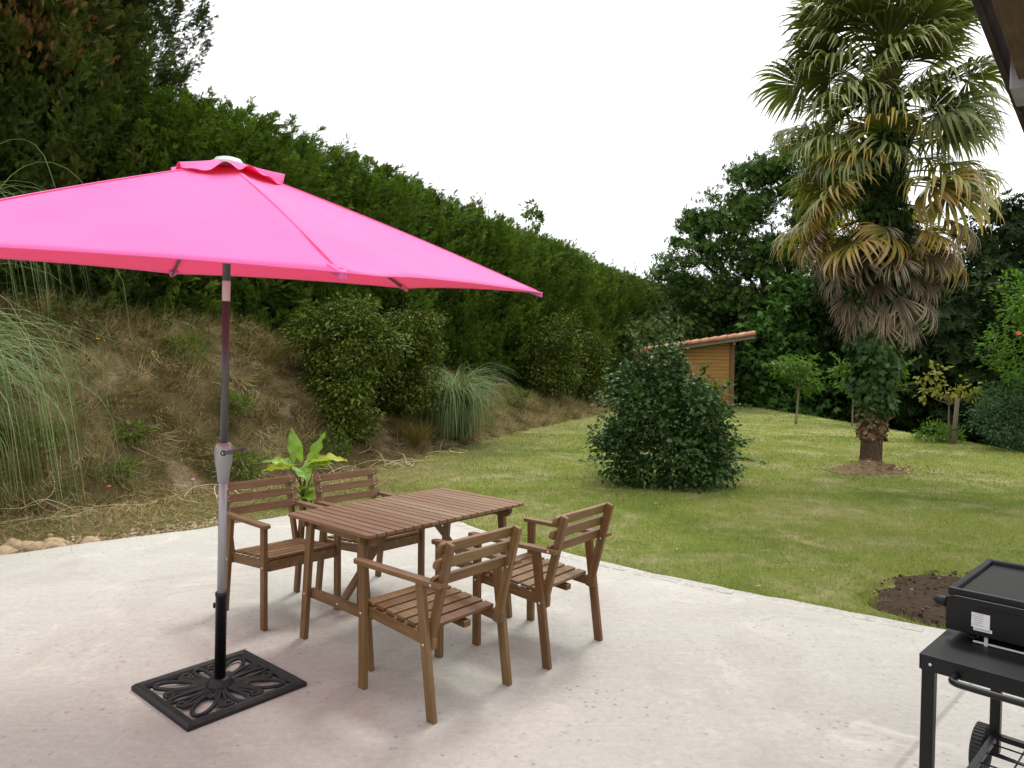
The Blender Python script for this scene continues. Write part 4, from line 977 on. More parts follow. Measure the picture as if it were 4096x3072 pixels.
# ------------------------------------------------------------------ plants
def crown(blobs, n, tmpl, size, mat_name=None, clusters=30, cl_r=.3, droop=.2, out=.8, fill=.15, flat=.7, seed=0, upn=.8, low=None):
    """leaves gathered in clusters over the surface of ellipsoid blobs [(c, r3)], a few inside"""
    q = np.random.default_rng(seed); B = [(np.array(c, float), np.array(r, float) * np.ones(3)) for c, r in blobs]
    wt = np.array([np.mean(r) ** 2 for c, r in B]); wt /= wt.sum(); pos = []; dirs = []
    for (c, r), w_ in zip(B, wt):
        K = max(3, int(clusters * w_ + .5)); m = max(3, int(n * w_ / K)); cd_ = nrm(q.normal(size=(K, 3))); cp = c + cd_ * r * q.uniform(.72, 1.0, (K, 1))
        cr = cl_r * q.uniform(.6, 1.4, (K, 1, 1)); off = q.normal(size=(K, m, 3)) * .5 * cr * np.array([1, 1, flat])
        pos.append((cp[:, None] + off).reshape(-1, 3)); dirs.append((cd_[:, None] * out + off / cr * .9 + q.normal(size=(K, m, 3)) * .45 + np.array([0, 0, -droop])).reshape(-1, 3))
        k = int(n * w_ * fill); dd = nrm(q.normal(size=(k, 3))); pos.append(c + dd * r * q.uniform(.25, .85, (k, 1))); dirs.append(dd + q.normal(size=(k, 3)) * .6)
    pos = np.concatenate(pos); dirs = nrm(np.concatenate(dirs))
    ins = np.zeros(len(pos), bool)
    for c, r in B: ins |= (np.linalg.norm((pos - c) / r, axis=1) < .5) & (q.random(len(pos)) < .5)
    keep = ~ins
    if low is not None: keep &= pos[:, 2] > low
    pos, dirs = pos[keep], dirs[keep]; k = len(pos)
    nn = dirs * .25 + q.normal(size=(k, 3)) * .45 + np.array([0, 0, upn])
    return scatter(*tmpl, pos, dirs, nn, size * q.uniform(.65, 1.25, k), q.random(k))

def lumpy(blobs, k, f, seed):
    q = np.random.default_rng(seed); out = list(blobs)
    for c, r in blobs:
        r = np.array(r, float) * np.ones(3)
        for i in range(k):
            d = nrm(q.normal(size=3)); out.append((tuple(np.array(c) + d * r * q.uniform(.75, 1.1)), tuple(r * q.uniform(f * .6, f * 1.3))))
    return out
def limbs(mb, base_, tops, r0_, seed=0, wig=.12):
    q = random.Random(seed)
    for tp_ in tops:
        a = Vector(base_); b = Vector(tp_); pts = []
        for i in range(7):
            u = i / 6; p = a.lerp(b, u); p.z += .18 * (b - a).length * u * (1 - u); p += Vector((q.uniform(-1, 1), q.uniform(-1, 1), q.uniform(-.6, .6))) * wig * math.sin(math.pi * u); pts.append(p)
        mb.tube(pts, [r0_ * (1 - .8 * i / 6) for i in range(7)], 7)

def plant(name, label, cat, loc, blobs, n, tmpl, size, leaf, trunk_r=.0, trunk_h=1., bark='bark', group=None, crown_name='crown', extra=None, limb_n=8, lump=0, **k):
    t = tag(empty(name, loc), label, cat, group)
    core = blobs
    if lump: blobs = lumpy(blobs, lump, .36, k.get('seed', 0))
    parts = [crown(blobs, n, tmpl, size, **k)]
    if extra: parts += extra
    blobs = core
    leaf_obj(crown_name, parts, M[leaf], t)
    if trunk_r:
        mb = MB(); pts = [(.02 * math.sin(i * 2.1), .02 * math.cos(i * 1.7), -.1 + (trunk_h + .1) * i / 6) for i in range(7)]
        mb.tube(pts, [trunk_r * (1.25 if i == 0 else 1 - .5 * i / 6) for i in range(7)], 9)
        q = random.Random(len(name) + n); bs = sorted(blobs, key=lambda b: -np.mean(b[1]))[:limb_n]
        limbs(mb, (0, 0, trunk_h * .75), [b[0] for b in bs], trunk_r * .5, n)
        mb.build('trunk' if trunk_r > .03 else 'stem', M[bark], t)
    return t
def gz(x, y): return float(lawn_z(np.array(float(x)), np.array(float(y))))

def shoots(specs, tmpl, size, seed=0, per=40, spread=.07, bend=.15):
    """upright or arching leafy shoots: (base, tip, n)"""
    q = np.random.default_rng(seed); out = []; stems = []
    for b, tp_, n in specs:
        b = np.array(b, float); tp_ = np.array(tp_, float); u = np.sort(q.random(n)); ctr = b + (tp_ - b) * u[:, None] + np.array([0, 0, bend]) * (4 * u * (1 - u))[:, None]
        a = q.uniform(0, 6.28, n); sd_ = np.stack([np.cos(a), np.sin(a), .6 + 0 * a], 1); pos = ctr + sd_ * .02
        out.append(scatter(*tmpl, pos, sd_ + nrm(tp_ - b) * .5, q.normal(size=(n, 3)) * .4 + [0, 0, 1], size * q.uniform(.6, 1.2, n) * (1.1 - .5 * u), q.random(n)))
        stems.append([b + (tp_ - b) * v + np.array([0, 0, bend]) * 4 * v * (1 - v) for v in np.linspace(0, 1, 7)])
    return out, stems

# rounded evergreen shrub on the lawn
bl = [((0, 0, .72), (.76, .70, .70)), ((-.42, -.05, 1.05), (.46, .44, .5)), ((-.05, 0, 1.12), (.5, .45, .48)), ((-.10, 0, 1.52), (.30, .28, .36)), ((.40, 0, .88), (.46, .45, .46)), ((-.5, 0, .45), (.45, .45, .42)), ((.58, .0, .4), (.44, .45, .38)), ((.0, -.25, .42), (.66, .48, .42))]
q = random.Random(3); sp = []
for k in range(9):
    x = -.52 + .085 * k; sp.append(((x * .8, q.uniform(-.25, .25), 1.2), (x + q.uniform(-.08, .08), q.uniform(-.3, .3), 1.8 + .72 * q.random() * (1 - abs(x + .12) * 1.1)), 62))
for k in range(26):
    a = q.uniform(0, 6.28); sp.append(((.6 * math.cos(a), .5 * math.sin(a), q.uniform(.3, 1.2)), (1.0 * math.cos(a) * q.uniform(.85, 1.1), .85 * math.sin(a), q.uniform(.25, 1.35)), 26))
sp += [((-.6, -.3, .35), (-1.25, -.4, .32), 40), ((.7, -.2, .35), (1.22, -.3, .30), 40), ((.6, -.3, .5), (1.05, -.3, .62), 36), ((.25, -.1, 1.2), (.48, -.2, 1.62), 40), ((.05, 0, 1.4), (-.04, 0, 2.42), 60), ((-.3, 0, 1.4), (-.44, 0, 2.0), 60)]
ex, stems = shoots(sp, LEAFW, .082, 4, bend=.03)
t = plant('rounded_shrub', 'big rounded dark green shrub with tall shoots standing on the lawn', 'shrub', (2.1, 9.5, gz(2.1, 9.5)), bl, 16000, LEAFW, .066, 'shrub', .045, .5, clusters=420, cl_r=.15, droop=.25, fill=.3, lump=5, seed=11, extra=ex, low=.02)
mb = MB()
for st in stems: mb.tube([Vector(p) for p in st], [.006 - .0007 * i for i in range(7)], 5)
mb.build('shoots', M['bark'], t)

# small-leaved bushes on the bank
p = bank_pt(11.1, 1.05)
bl = [((0, 0, .9), (.72, .65, .75)), ((-.35, -.1, 1.1), (.55, .5, .5)), ((.35, -.1, .85), (.5, .5, .6)), ((.1, -.45, .35), (.5, .45, .5)), ((.25, -.65, -.1), (.42, .4, .45)), ((.1, -.05, 1.4), (.5, .45, .38))]
ex, st = shoots([((.5 * math.cos(a), .5 * math.sin(a) - .1, .9 + .5 * math.sin(a * 5)), (random.uniform(.9, 1.2) * math.cos(a), random.uniform(.85, 1.1) * math.sin(a) - .1, .9 + .75 * math.sin(a * 5)), 45) for a in np.linspace(0, 6.28, 34)], LEAFN, .05, 8, bend=.1)
plant('cotoneaster_bush', 'broad olive green bush with small leaves spilling down the bank', 'bush', (-2.75, 11.75, float(p[2]) + .05), bl, 17000, LEAF, .072, 'bushleaf', .04, .6, clusters=620, cl_r=.15, droop=.4, fill=.45, lump=5, seed=21, extra=ex)
bl = [((0, 0, 1.0), (.55, .55, .75)), ((.15, -.1, 1.45), (.48, .45, .4)), ((-.1, -.2, .5), (.45, .45, .55)), ((.3, -.1, .7), (.35, .4, .6))]
plant('cotoneaster_bush', 'narrower olive bush squeezed between the broad bush and pampas grass', 'bush', (-1.95, 12.85, .62), bl, 12000, LEAF, .072, 'bushleaf', .035, .6, clusters=450, cl_r=.15, droop=.4, fill=.45, lump=5, seed=22)
for yy, of, rr_, hh, lb in ((21.6, 1.3, .9, 1.1, 'yellowish loose bush at the far foot of the hedge'), (24.5, 1.2, .9, 1.0, 'bank bush nearest the rounded shrub at the hedge foot')):
    p = bank_pt(yy, of)
    plant('bank_bush', lb, 'bush', tuple(p), [((0, 0, hh), (rr_, rr_, hh)), ((.3, -.2, hh * 1.7), (rr_ * .6, rr_ * .6, hh * .7)), ((-.4, -.1, hh * 1.3), (rr_ * .5, rr_ * .5, hh * .6))], 9000, LEAF, .1, 'bushleaf', .04, .8, clusters=200, cl_r=.28, droop=.1, seed=int(yy))

# pampas grasses
def pampas(name, label, loc, n, hmin, hmax, spread, seed, wd=.008, down=1.0, dense=8, tl=.13, bmin=1.4):
    t = tag(empty(name, loc), label, 'ornamental grass'); q = np.random.default_rng(seed); parts = []; segs = 18
    Vs = []; Fs = []; Ts = []; b = 0
    u = np.linspace(0, 1, segs)
    for k in range(n):
        a = q.uniform(0, 6.283); L = q.uniform(hmin, hmax) if k >= dense else q.uniform(hmax * 1.1, hmax * 1.5); tilt = abs(q.normal(0, tl)) + .04; hd = np.array([math.cos(a), math.sin(a), 0]); ang = np.minimum(tilt + np.clip((u - .12) / .55, 0, 1.4) ** 1.7 * q.uniform(bmin, 2.9) * down, 3.0)
        st = L / (segs - 1); r = np.concatenate([[0], np.cumsum(np.sin(ang[:-1]) * st)]); z = np.concatenate([[0], np.cumsum(np.cos(ang[:-1]) * st)])
        o_ = q.normal(0, spread, 2); sw = q.normal(0, .15); P3 = np.stack([o_[0] + hd[0] * r - hd[1] * sw * r * r, o_[1] + hd[1] * r + hd[0] * sw * r * r, z], 1)
        w_ = wd * q.uniform(.6, 1.3) * (.6 if k < dense else 1) * np.clip(1.15 - u, .12, 1); V, F = strip(P3, w_); Vs.append(V); Fs.append(F + b); b += len(V); tt = q.random(); Ts.append(np.full(len(F), tt))
    o = link('blades', np_mesh('blades', np.concatenate(Vs), np.concatenate(Fs), M['pampas'], fattr={'tint': np.concatenate(Ts)}), t)
    return t
pampas('pampas_grass', 'huge pampas grass clump arching in from the left edge', (-5.68, 6.15, .0), 950, 2.3, 4.3, .17, 31, .009, 1.0, 14, .14, 1.6)
pampas('pampas_grass', 'rounded grey-green pampas grass beside the olive bushes on the bank', (-1.12, 13.7, .15), 1000, 1.1, 2.4, .12, 32, .010, 1.0, 0, .13, 1.1)
pampas('pampas_grass', 'tall wispy pampas grass rising above the parasol at the left edge', (-6.45, 7.75, 1.7), 260, 2.0, 3.9, .2, 33, .008, 1.0, 0, .16, 1.2)
def tuft(name, label, loc, n, h, mat, seed, sp=.06, wd=.006, cat='grass tuft', group=None):
    q = np.random.default_rng(seed); a = q.uniform(0, 6.28, n); d = np.stack([np.cos(a) * .55, np.sin(a) * .55, np.ones(n)], 1) + q.normal(size=(n, 3)) * .2
    P3 = np.column_stack([q.normal(0, sp, (n, 2)), np.zeros(n)]); nn = np.stack([-np.cos(a), -np.sin(a), .4 * np.ones(n)], 1) 
    V, F, t_ = scatter([(0, -.5, 0), (0, .5, 0), (.5, .4, -.04), (.5, -.4, -.04), (1, 0, -.35)], [(0, 1, 2), (0, 2, 3), (3, 2, 4)], P3, d, nn, h * q.uniform(.6, 1.15, n), q.random(n), wd * q.uniform(.7, 1.3, n))
    t = tag(link(name, np_mesh(name, V, F, M[mat], fattr={'tint': t_})), label, cat, group); t.location = loc; return t
p = bank_pt(10.2, 2.35); tuft('grass_tuft', 'golden green grass tuft high on the bank right of the pole', (-3.9, 11.6, 1.42), 420, .55, 'tuft', 1, .12, .009)
tuft('grass_tuft', 'amber grass tuft at the bank foot under the olive bushes', (-1.72, 12.3, .12), 500, .62, 'tuft', 2, .1, .008)

# weeds on the bank
def weed(label, y, of, r, h, n, size, seed, tm=LEAFN, leaf='weed'):
    p = bank_pt(y, of); t = plant('bank_weed', label, 'weed', tuple(p), [((0, 0, h * .55), (r, r, h * .55))], n, tm, size, leaf, .008, h * .6, clusters=18, cl_r=r * .4, droop=-.2, fill=.4, seed=seed, group='green weeds on the bank'); return t
for i, a in enumerate([('feathery weed high on the bank left of the pole', 9.1, 1.85, .30, .34, 900, .05), ('leafy weed on the bank just right of the pole', 9.3, .95, .16, .3, 220, .08),
          ('small rosette weed beside the bare clay on the bank', 8.05, .75, .13, .14, 60, .12), ('tall upright weed on the bank behind the pampas grass', 16.2, .95, .25, .75, 700, .09),
          ('weed at the bank foot left of the parasol pole', 7.75, .35, .22, .2, 300, .06), ('weed clump low on the bank near the big pampas', 7.2, .75, .3, .26, 400, .06), ('weed beside the calla lily at the bank foot', 8.9, .2, .3, .3, 500, .07),
          ('weed clump at the foot of the broad olive bush', 10.3, .35, .25, .42, 500, .06), ('weed on the far bank close to the hedge', 18.2, .8, .3, .5, 500, .09)]):
    weed(*a, seed=60 + i)
for i, (y, of, col, lb) in enumerate(((8.1, 1.9, 'yellow_petal', 'small yellow flower high on the bank near the pampas'), (7.6, .15, 'petal', 'small orange flower near the bank foot by the rocks'), (8.35, .12, 'pink_petal', 'mauve flower behind the chair beside the pole'))):
    p = bank_pt(y, of); t = tag(empty('wild_flower', tuple(p)), lb, 'flower'); t.scale = (.62,) * 3; mb = MB(); mb.tube([(0, 0, 0), (.01, 0, .1), (.0, .01, .2)], .003, 5); mb.build('stem', M['frond_green'], t); mb = MB()
    for k in range(5):
        a = k * 1.257; c = Vector((math.cos(a), math.sin(a), .3)) * .024 + Vector((0, .01, .2)); mb.lathe([(0, -.004), (.017, 0), (.02, .004), (0, .004)], 8, c, Matrix.Rotation(.5, 4, 'X'))
    mb.build('petals', M[col], t)

# calla lily behind the chairs
t = tag(empty('calla_lily', (-2.33, 7.98, -.03)), 'leafy calla lily with big bright green leaves behind the chairs', 'plant')
def big_leaf(base_, top, lean, L, wd, yellow, seed, roll=0.):
    wd *= 1.35; q = random.Random(seed); b = Vector(base_); tp_ = Vector(top); mb = MB(); pts = [b.lerp(tp_, i / 6) + Vector((0, 0, 0)) + Vector(lean) * (-.25 * (i / 6) * (1 - i / 6)) for i in range(7)]
    mb.tube(pts, [.011 - .0008 * i for i in range(7)], 7); st = mb.build('leaf_stalk', M['sapling_yellow'], t)
    d = Vector(lean).normalized(); side_ = d.cross(Vector((0, 0, 1))).normalized() if abs(d.z) < .95 else Vector((1, 0, 0)); side_ = (Matrix.Rotation(roll, 3, d) @ side_); up = side_.cross(d).normalized(); V = []; F = []; NL = 14; NW = 6
    for i in range(NL + 1):
        u = i / NL; w_ = wd * (math.sin(math.pi * min(1, u * .62 + .26)) ** 1.2) * (1 - u ** 3.2) if u > 0 else wd * .52
        if u >= 1: w_ = .001
        for j in range(-NW, NW + 1):
            v = j / NW; back = -.16 * L * max(0, (.12 - u) / .12) * abs(v)
            p = tp_ + d * (u * L + back) + side_ * (v * w_) + up * (.35 * abs(v) ** 1.3 * w_ - .22 * L * u * u) + up * (.018 * math.sin(u * 17 + j * .3 + seed) * abs(v))
            V.append(p)
    n = 2 * NW + 1
    for i in range(NL):
        for j in range(n - 1): F.append((i * n + j, i * n + j + 1, (i + 1) * n + j + 1, (i + 1) * n + j))
    link('leaf', np_mesh('leaf', np.array(V), np.array(F), M['leaf_calla_y' if yellow else 'leaf_calla'], smooth=True), t)
def calla_mat(nm, a, b, mid):
    tt = NT(nm); o = tt.obj(); c = tt.mix(tt.maprange(tt.noise(o, 7, 4, .6), .35, .68), a, b); c = tt.mix(tt.maprange(tt.noise(o, 24, 3), .6, .75, 0, .4), c, mid)
    A = tt.pbr(c, .38, spec=.45); B = tt.n('BsdfTranslucent', {'Color': tt.mix(1., c, (1.25, 1.2, .5), 'MULTIPLY')}).outputs[0]; return tt.done(tt.n('MixShader', {0: .38, 1: A, 2: B}).outputs[0])
M['leaf_calla'] = calla_mat('calla_leaf', (.12, .25, .025), (.27, .40, .045), (.42, .44, .09)); M['leaf_calla_y'] = calla_mat('calla_leaf_yellowing', (.26, .38, .045), (.50, .48, .09), (.68, .52, .16))
for i, a in enumerate([((0, 0, 0), (-.08, 0, .50), (-.12, -.1, .9), .36, .062, 0, .4), ((.02, 0, 0), (.10, .02, .46), (.22, .0, .9), .36, .065, 0, -.5), ((.0, .02, 0), (.10, -.03, .46), (.9, -.25, .28), .42, .085, 1, .2),
     ((-.02, 0, 0), (-.14, -.04, .40), (-.85, -.3, .45), .30, .085, 0, -.3), ((-.03, .02, 0), (-.16, .02, .38), (-.9, -.1, .1), .30, .08, 1, .5), ((0, -.02, 0), (-.03, -.06, .40), (.35, -.5, -.15), .30, .085, 0, 0.),
     ((.02, -.03, 0), (.04, -.08, .16), (.5, -.45, .35), .22, .065, 0, .2), ((-.02, -.03, 0), (-.07, -.07, .16), (-.3, -.6, -.05), .26, .08, 0, 0.), ((.01, .03, 0), (.05, .08, .40), (.5, .6, .4), .34, .085, 0, 0.), ((.0, -.03, 0), (.02, -.06, .08), (.35, -.4, .1), .22, .07, 0, .4), ((.03, .0, 0), (.12, .0, .40), (.6, -.55, .35), .34, .075, 0, .3)]): big_leaf(*a[:6], seed=i, roll=a[6])

# stones at the patio's left corner
q = random.Random(9); k = 0
ST = []
for i in range(30):
    tt = q.random(); of = .08 + .5 * q.random() ** 1.3; ST.append((-4.45 + .75 * tt - .7 * of, 5.23 + .68 * tt + .7 * of, q.uniform(.10, .19)))
ST.append((-3.62, 6.10, .17)); ST.append((-3.86, 6.0, .19))
for i, (x, y, r) in enumerate(ST):
    r *= q.uniform(.36, .6)
    bm_v = []; n1, n2 = 9, 14; sq = (q.uniform(.75, 1.1), q.uniform(.6, .9), q.uniform(.45, .65)); ph = q.uniform(0, 6)
    for a in range(n1 + 1):
        th = math.pi * a / n1
        for b in range(n2):
            f = 2 * math.pi * b / n2; d = Vector((math.sin(th) * math.cos(f), math.sin(th) * math.sin(f), math.cos(th)))
            rr_ = r * (1 + .10 * math.sin(3 * d.x + ph) + .09 * math.sin(4 * d.y + 2 * ph) + .07 * math.sin(5 * d.z + ph * 3) + .06 * math.sin(9 * d.x + 7 * d.y + ph) + .05 * math.sin(8 * d.z - 9 * d.y + 2 * ph)); bm_v.append((d.x * rr_ * sq[0], d.y * rr_ * sq[1], d.z * rr_ * sq[2]))
    F = np.array([(a * n2 + b, (a + 1) * n2 + b, (a + 1) * n2 + (b + 1) % n2, a * n2 + (b + 1) % n2) for a in range(n1) for b in range(n2)])
    o = link('stone', np_mesh('stone', np.array(bm_v), F, M['stone'], smooth=True)); o.location = (x, y, -.03 + r * .18); o.rotation_euler = (q.uniform(-.2, .2), q.uniform(-.2, .2), q.uniform(0, 6))
    if i == 30: tag(o, 'rightmost tan stone of the heap, alone at the patio edge', 'stone', 'tan stones heaped at the left patio edge')
    else: tag(o, 'rounded tan stone in the heap at the left patio edge', 'stone', 'tan stones heaped at the left patio edge')

n = 1500; tt = rng.random(n); of = np.abs(rng.normal(0, .16, n)) + .02; px = -5.0 + 2.3 * tt - .7 * of; py = 4.75 + 2.05 * tt + .7 * of; ok = ~in_poly(px, py, PATIO); px, py = px[ok], py[ok]; n = len(px)
o = leaf_obj('gravel', [scatter(*OCT, np.stack([px, py, lawn_z(px, py) + .012], 1), rdir(n), rdir(n), rng.uniform(.006, .028, n) * rng.uniform(.4, 1.2, n))], M['gravel']); tag(o, 'tan gravel and crumbs along the left patio edge', 'gravel', kind='stuff')
# ------------------------------------------------------------------ conifers of the hedge
def conifer_mesh(h, r, n, seed, mat, size=.26, pointed=.25, gap=.0):
    q = np.random.default_rng(seed); parts = []
    # vertical plumes on the surface: clusters of sprays
    K = int(n / 44); z = q.random(K) ** .85 * h; a = q.uniform(0, 6.283, K)
    prof = np.where(z < h * (1 - pointed), 1 - .12 * (1 - z / h), np.sqrt(np.clip(1 - ((z / h - (1 - pointed)) / pointed) ** 2, 0.0, 1)) * .95 + .02)
    lump = 1 + .17 * np.sin(3 * a + z * .9 + seed) + .13 * np.sin(7 * a - z * 1.7 + seed * 2); rad = r * prof * lump * q.uniform(.66, 1.06, K)
    cp = np.stack([np.cos(a) * rad, np.sin(a) * rad, z], 1); od = np.stack([np.cos(a), np.sin(a), np.zeros(K)], 1)
    m = 44; u = q.random((K, m)); plume = od * .55 + np.array([0, 0, 1.0]) + q.normal(size=(K, 3)) * .2; plume = nrm(plume); PL = q.uniform(.28, .66, (K, 1)) * (size / .125) ** .6 * np.where(z > h * .93, .6, 1)[:, None]
    pos = cp[:, None] + plume[:, None] * (u * PL)[..., None] + q.normal(size=(K, m, 3)) * .095 * (1.08 - u)[..., None]
    d = plume[:, None] * .7 + od[:, None] * .35 + q.normal(size=(K, m, 3)) * .38; nn = q.normal(size=(K, m, 3)) + od[:, None] * .6
    tint = np.clip(q.random(K)[:, None] * .45 + q.random((K, m)) * .3 + u * .3, 0, 1)
    parts.append(scatter(*SPRAY, pos.reshape(-1, 3), d.reshape(-1, 3), nn.reshape(-1, 3), size * q.uniform(.6, 1.2, K * m), tint.ravel()))
    # inner twigs, shade put into their darker tints
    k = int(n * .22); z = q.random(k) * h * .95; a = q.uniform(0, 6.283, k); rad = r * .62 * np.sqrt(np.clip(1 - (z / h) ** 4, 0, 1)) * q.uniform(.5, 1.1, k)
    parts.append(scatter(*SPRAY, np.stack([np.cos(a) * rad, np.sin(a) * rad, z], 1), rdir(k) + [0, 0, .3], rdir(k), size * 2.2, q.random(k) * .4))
    V, F, t_ = merge(parts); return np_mesh('crown', V, F, mat, fattr={'tint': t_})
def conifer_trunk(h, r, seed):
    mb = MB(); mb.tube([(.03 * math.sin(i + seed), .03 * math.cos(i * 1.3), -.4 + (h * .95 + .4) * i / 8) for i in range(9)], [r * (1 - .85 * i / 8) for i in range(9)], 8)
    qq = random.Random(seed)
    for k in range(16):
        z = h * (.08 + .8 * k / 16); a = qq.uniform(0, 6.28); L = qq.uniform(.6, 1.0); mb.tube([(0, 0, z), (L * .5 * math.cos(a), L * .5 * math.sin(a), z + .1), (L * math.cos(a), L * math.sin(a), z + .35)], [.03, .02, .008], 6)
    return mb.build('trunk', M['bark'])
protos = []
for v in range(3):
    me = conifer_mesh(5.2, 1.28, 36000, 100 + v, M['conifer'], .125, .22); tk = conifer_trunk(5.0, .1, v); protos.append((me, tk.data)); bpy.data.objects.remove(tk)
tallp = []
for v in range(2):
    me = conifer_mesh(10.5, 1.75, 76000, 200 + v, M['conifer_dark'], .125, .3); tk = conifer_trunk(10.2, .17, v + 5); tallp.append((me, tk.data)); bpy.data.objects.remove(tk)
def conifer(pr_, loc, rz, sc, label, group, name='hedge_conifer'):
    t = tag(empty(name, loc, rz), label, 'conifer', group); t.scale = sc; link('crown', pr_[0], t); link('trunk', pr_[1], t)
    if 'browned tip' in label or 'brownish' in label:
        q = np.random.default_rng(len(label)); tall = 'tall' in label; n = 1500 if tall else 500; ca = CAMDIR_ang(loc) - rz
        cz = q.choice([4.2, 4.9, 5.6, 6.4] if tall else [5.15, 5.35], n); an = ca + (q.choice([-.35, .1, .45], n) if tall else 0) + q.normal(0, .16, n); rd = (1.75 if tall else .75) * q.uniform(.78, 1.08, n)
        P3 = np.stack([np.cos(an) * rd, np.sin(an) * rd, cz + q.normal(0, .2, n)], 1); od = np.stack([np.cos(an), np.sin(an), .8 + 0 * an], 1)
        leaf_obj('browned_sprays', [scatter(*SPRAY, P3, od + q.normal(size=(n, 3)) * .4, q.normal(size=(n, 3)), .15 * q.uniform(.6, 1.3, n), q.random(n))], M['browned'], t)
    if 'twiggy' in label:
        mb = MB(); qq = random.Random(3)
        for k in range(9):
            a = qq.uniform(0, 6.28); b = Vector((.35 * math.cos(a), .35 * math.sin(a), 5.1)); e = b + Vector((qq.uniform(-.15, .15), qq.uniform(-.15, .15), qq.uniform(.45, .75))); mb.tube([b, b.lerp(e, .5) + Vector((.02, 0, 0)), e], [.012, .009, .004], 5)
        mb.build('twigs', M['bark'], t)
    return t
def CAMDIR_ang(loc): return math.atan2(-loc[1], -loc[0])
for i, (x, y, sc, lb) in enumerate([(-8.55, 9.3, 1.0, 'tall dark conifer cut by the left edge of the photo'), (-7.45, 10.6, 1.0, 'tall dark conifer with brownish sprays above the parasol'), (-7.25, 12.1, .86, 'tall conifer ending the dark row where the clipped hedge begins')]):
    s = s_of_y(y); conifer(tallp[i % 2], (x, y, 1.6), i * 1.9, (sc, sc, sc), lb, 'tall unclipped conifers')
HL = ['clipped conifer at the near end of the hedge beside the tall dark one', 'clipped hedge conifer directly behind the vent and cap of the parasol', 'clipped hedge conifer just right of the parasol vent', 'clipped hedge conifer above the broad olive bush',
      'clipped hedge conifer above the narrower olive bush', 'clipped hedge conifer with a twiggy top, left of the browned one', 'clipped hedge conifer with the browned tip on top', 'clipped hedge conifer next to the right of the browned one', 'clipped hedge conifer just left of the leafy shoot above the hedge',
      'clipped hedge conifer just right of the leafy shoot, behind the canopy tip', 'clipped hedge conifer next right after the pink canopy tip', 'sixth clipped conifer from the far end of the hedge', 'fifth clipped conifer from the far end of the hedge', 'fourth clipped conifer from the far end of the hedge', 'third clipped conifer from the far end of the hedge', 'second clipped conifer from the far end of the hedge', 'last clipped conifer at the far end of the hedge']
s = float(s_of_y(10.35)); k = 0
while k < len(HL):
    f = k / (len(HL) - 1); p = np.array([-6.1 + 12.9 * f, 12.1 + 25.2 * f]); sb = float(s_of_y(p[1] - 1.5)); zb = float(bank_z(sb, np.array(3.4))) - .15; top = np.interp(f, [0, .2, .5, 1], [6.35, 6.45, 6.35, 6.15]) + random.uniform(-.15, .15)
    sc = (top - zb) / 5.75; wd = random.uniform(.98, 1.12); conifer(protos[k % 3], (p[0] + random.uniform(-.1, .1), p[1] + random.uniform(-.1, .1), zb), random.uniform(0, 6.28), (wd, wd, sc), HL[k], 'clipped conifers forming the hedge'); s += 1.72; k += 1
# thin leafy shoot above the hedge
t = plant('young_tree', 'thin leafy shoot poking up above the middle of the hedge', 'young tree', (.62, 23.3, .6), [((0, 0, 5.95), (.24, .22, .32)), ((.05, 0, 5.6), (.18, .15, .25))], 190, LEAFW, .16, 'backhedge', .02, 5.8, clusters=12, cl_r=.16, seed=5)

# mixed back hedge between conifers and the oak
for i, (x, y, h, r, lb) in enumerate([(6.2, 34.5, 5.6, 1.7, 'hazy green back hedge bush beside the conifer hedge end'), (8.4, 34.2, 5.9, 1.7, 'back hedge bush with spiky shoots above the shed'), (10.4, 33.2, 5.8, 1.6, 'back hedge bush next to the fig and oak'), (7.2, 32.2, 3.9, 1.5, 'darker lower bush right behind the shed roof'), (4.9, 31.0, 3.4, 1.3, 'bush closing the corner between hedge and shed')]):
    ex, _ = shoots([((random.uniform(-r, r) * .8, random.uniform(-.6, .3), h * .85), (random.uniform(-r, r), random.uniform(-.6, .3), h * random.uniform(1.02, 1.16)), 30) for j in range(26)], LEAFN, .16, 70 + i, bend=.02)
    plant('hedge_bush', lb, 'bush', (x, y, gz(x, y)), [((0, 0, h * .5), (r, r, h * .5)), ((-.6, -.5, h * .75), (r * .6, r * .6, h * .22)), ((.7, -.4, h * .72), (r * .6, r * .6, h * .25)), ((0, -.7, h * .35), (r * .8, r * .6, h * .33))], 9500, ROS, .17, 'backhedge', .08, 2, lump=4, clusters=420, cl_r=.34, droop=-.3, seed=80 + i, extra=ex, group='mixed bushes of the back hedge')

# oak behind the fig
x, y = 11.9, 31.5
bl = [((-.6, 0, 8.2), (2.6, 2.4, 2.3)), ((-2.3, -.4, 8.9), (1.3, 1.3, 1.1)), ((-2.9, -.2, 7.9), (1.1, 1.1, .6)), ((-4.3, -.3, 6.9), (1.25, 1.1, .8)), ((-4.6, -.3, 5.8), (1.2, 1.1, .75)), ((-3.6, -.3, 8.3), (1.0, 1.0, .8)), ((-3.3, -.3, 4.9), (1.2, 1.1, .8)), ((-2.2, -.8, 6.6), (1.4, 1.2, 1.1)), ((.3, -.8, 10.3), (1.9, 1.6, 1.2)), ((-1.5, -.5, 10.2), (1.1, 1.2, .8)), ((2.6, -.4, 9.4), (2., 1.8, 1.6)), ((1.5, -.8, 5.9), (2.2, 1.6, 1.8)), ((3.6, -.4, 6.2), (2.0, 1.5, 2.0)), ((1.8, 0, 11.2), (1.5, 1.3, .9)), ((-1.0, -1.2, 6.3), (1.6, 1.2, 1.1)), ((.3, -1.0, 4.2), (1.8, 1.4, 1.2)), ((-1.6, -.6, 4.3), (1.5, 1.2, 1.0))]
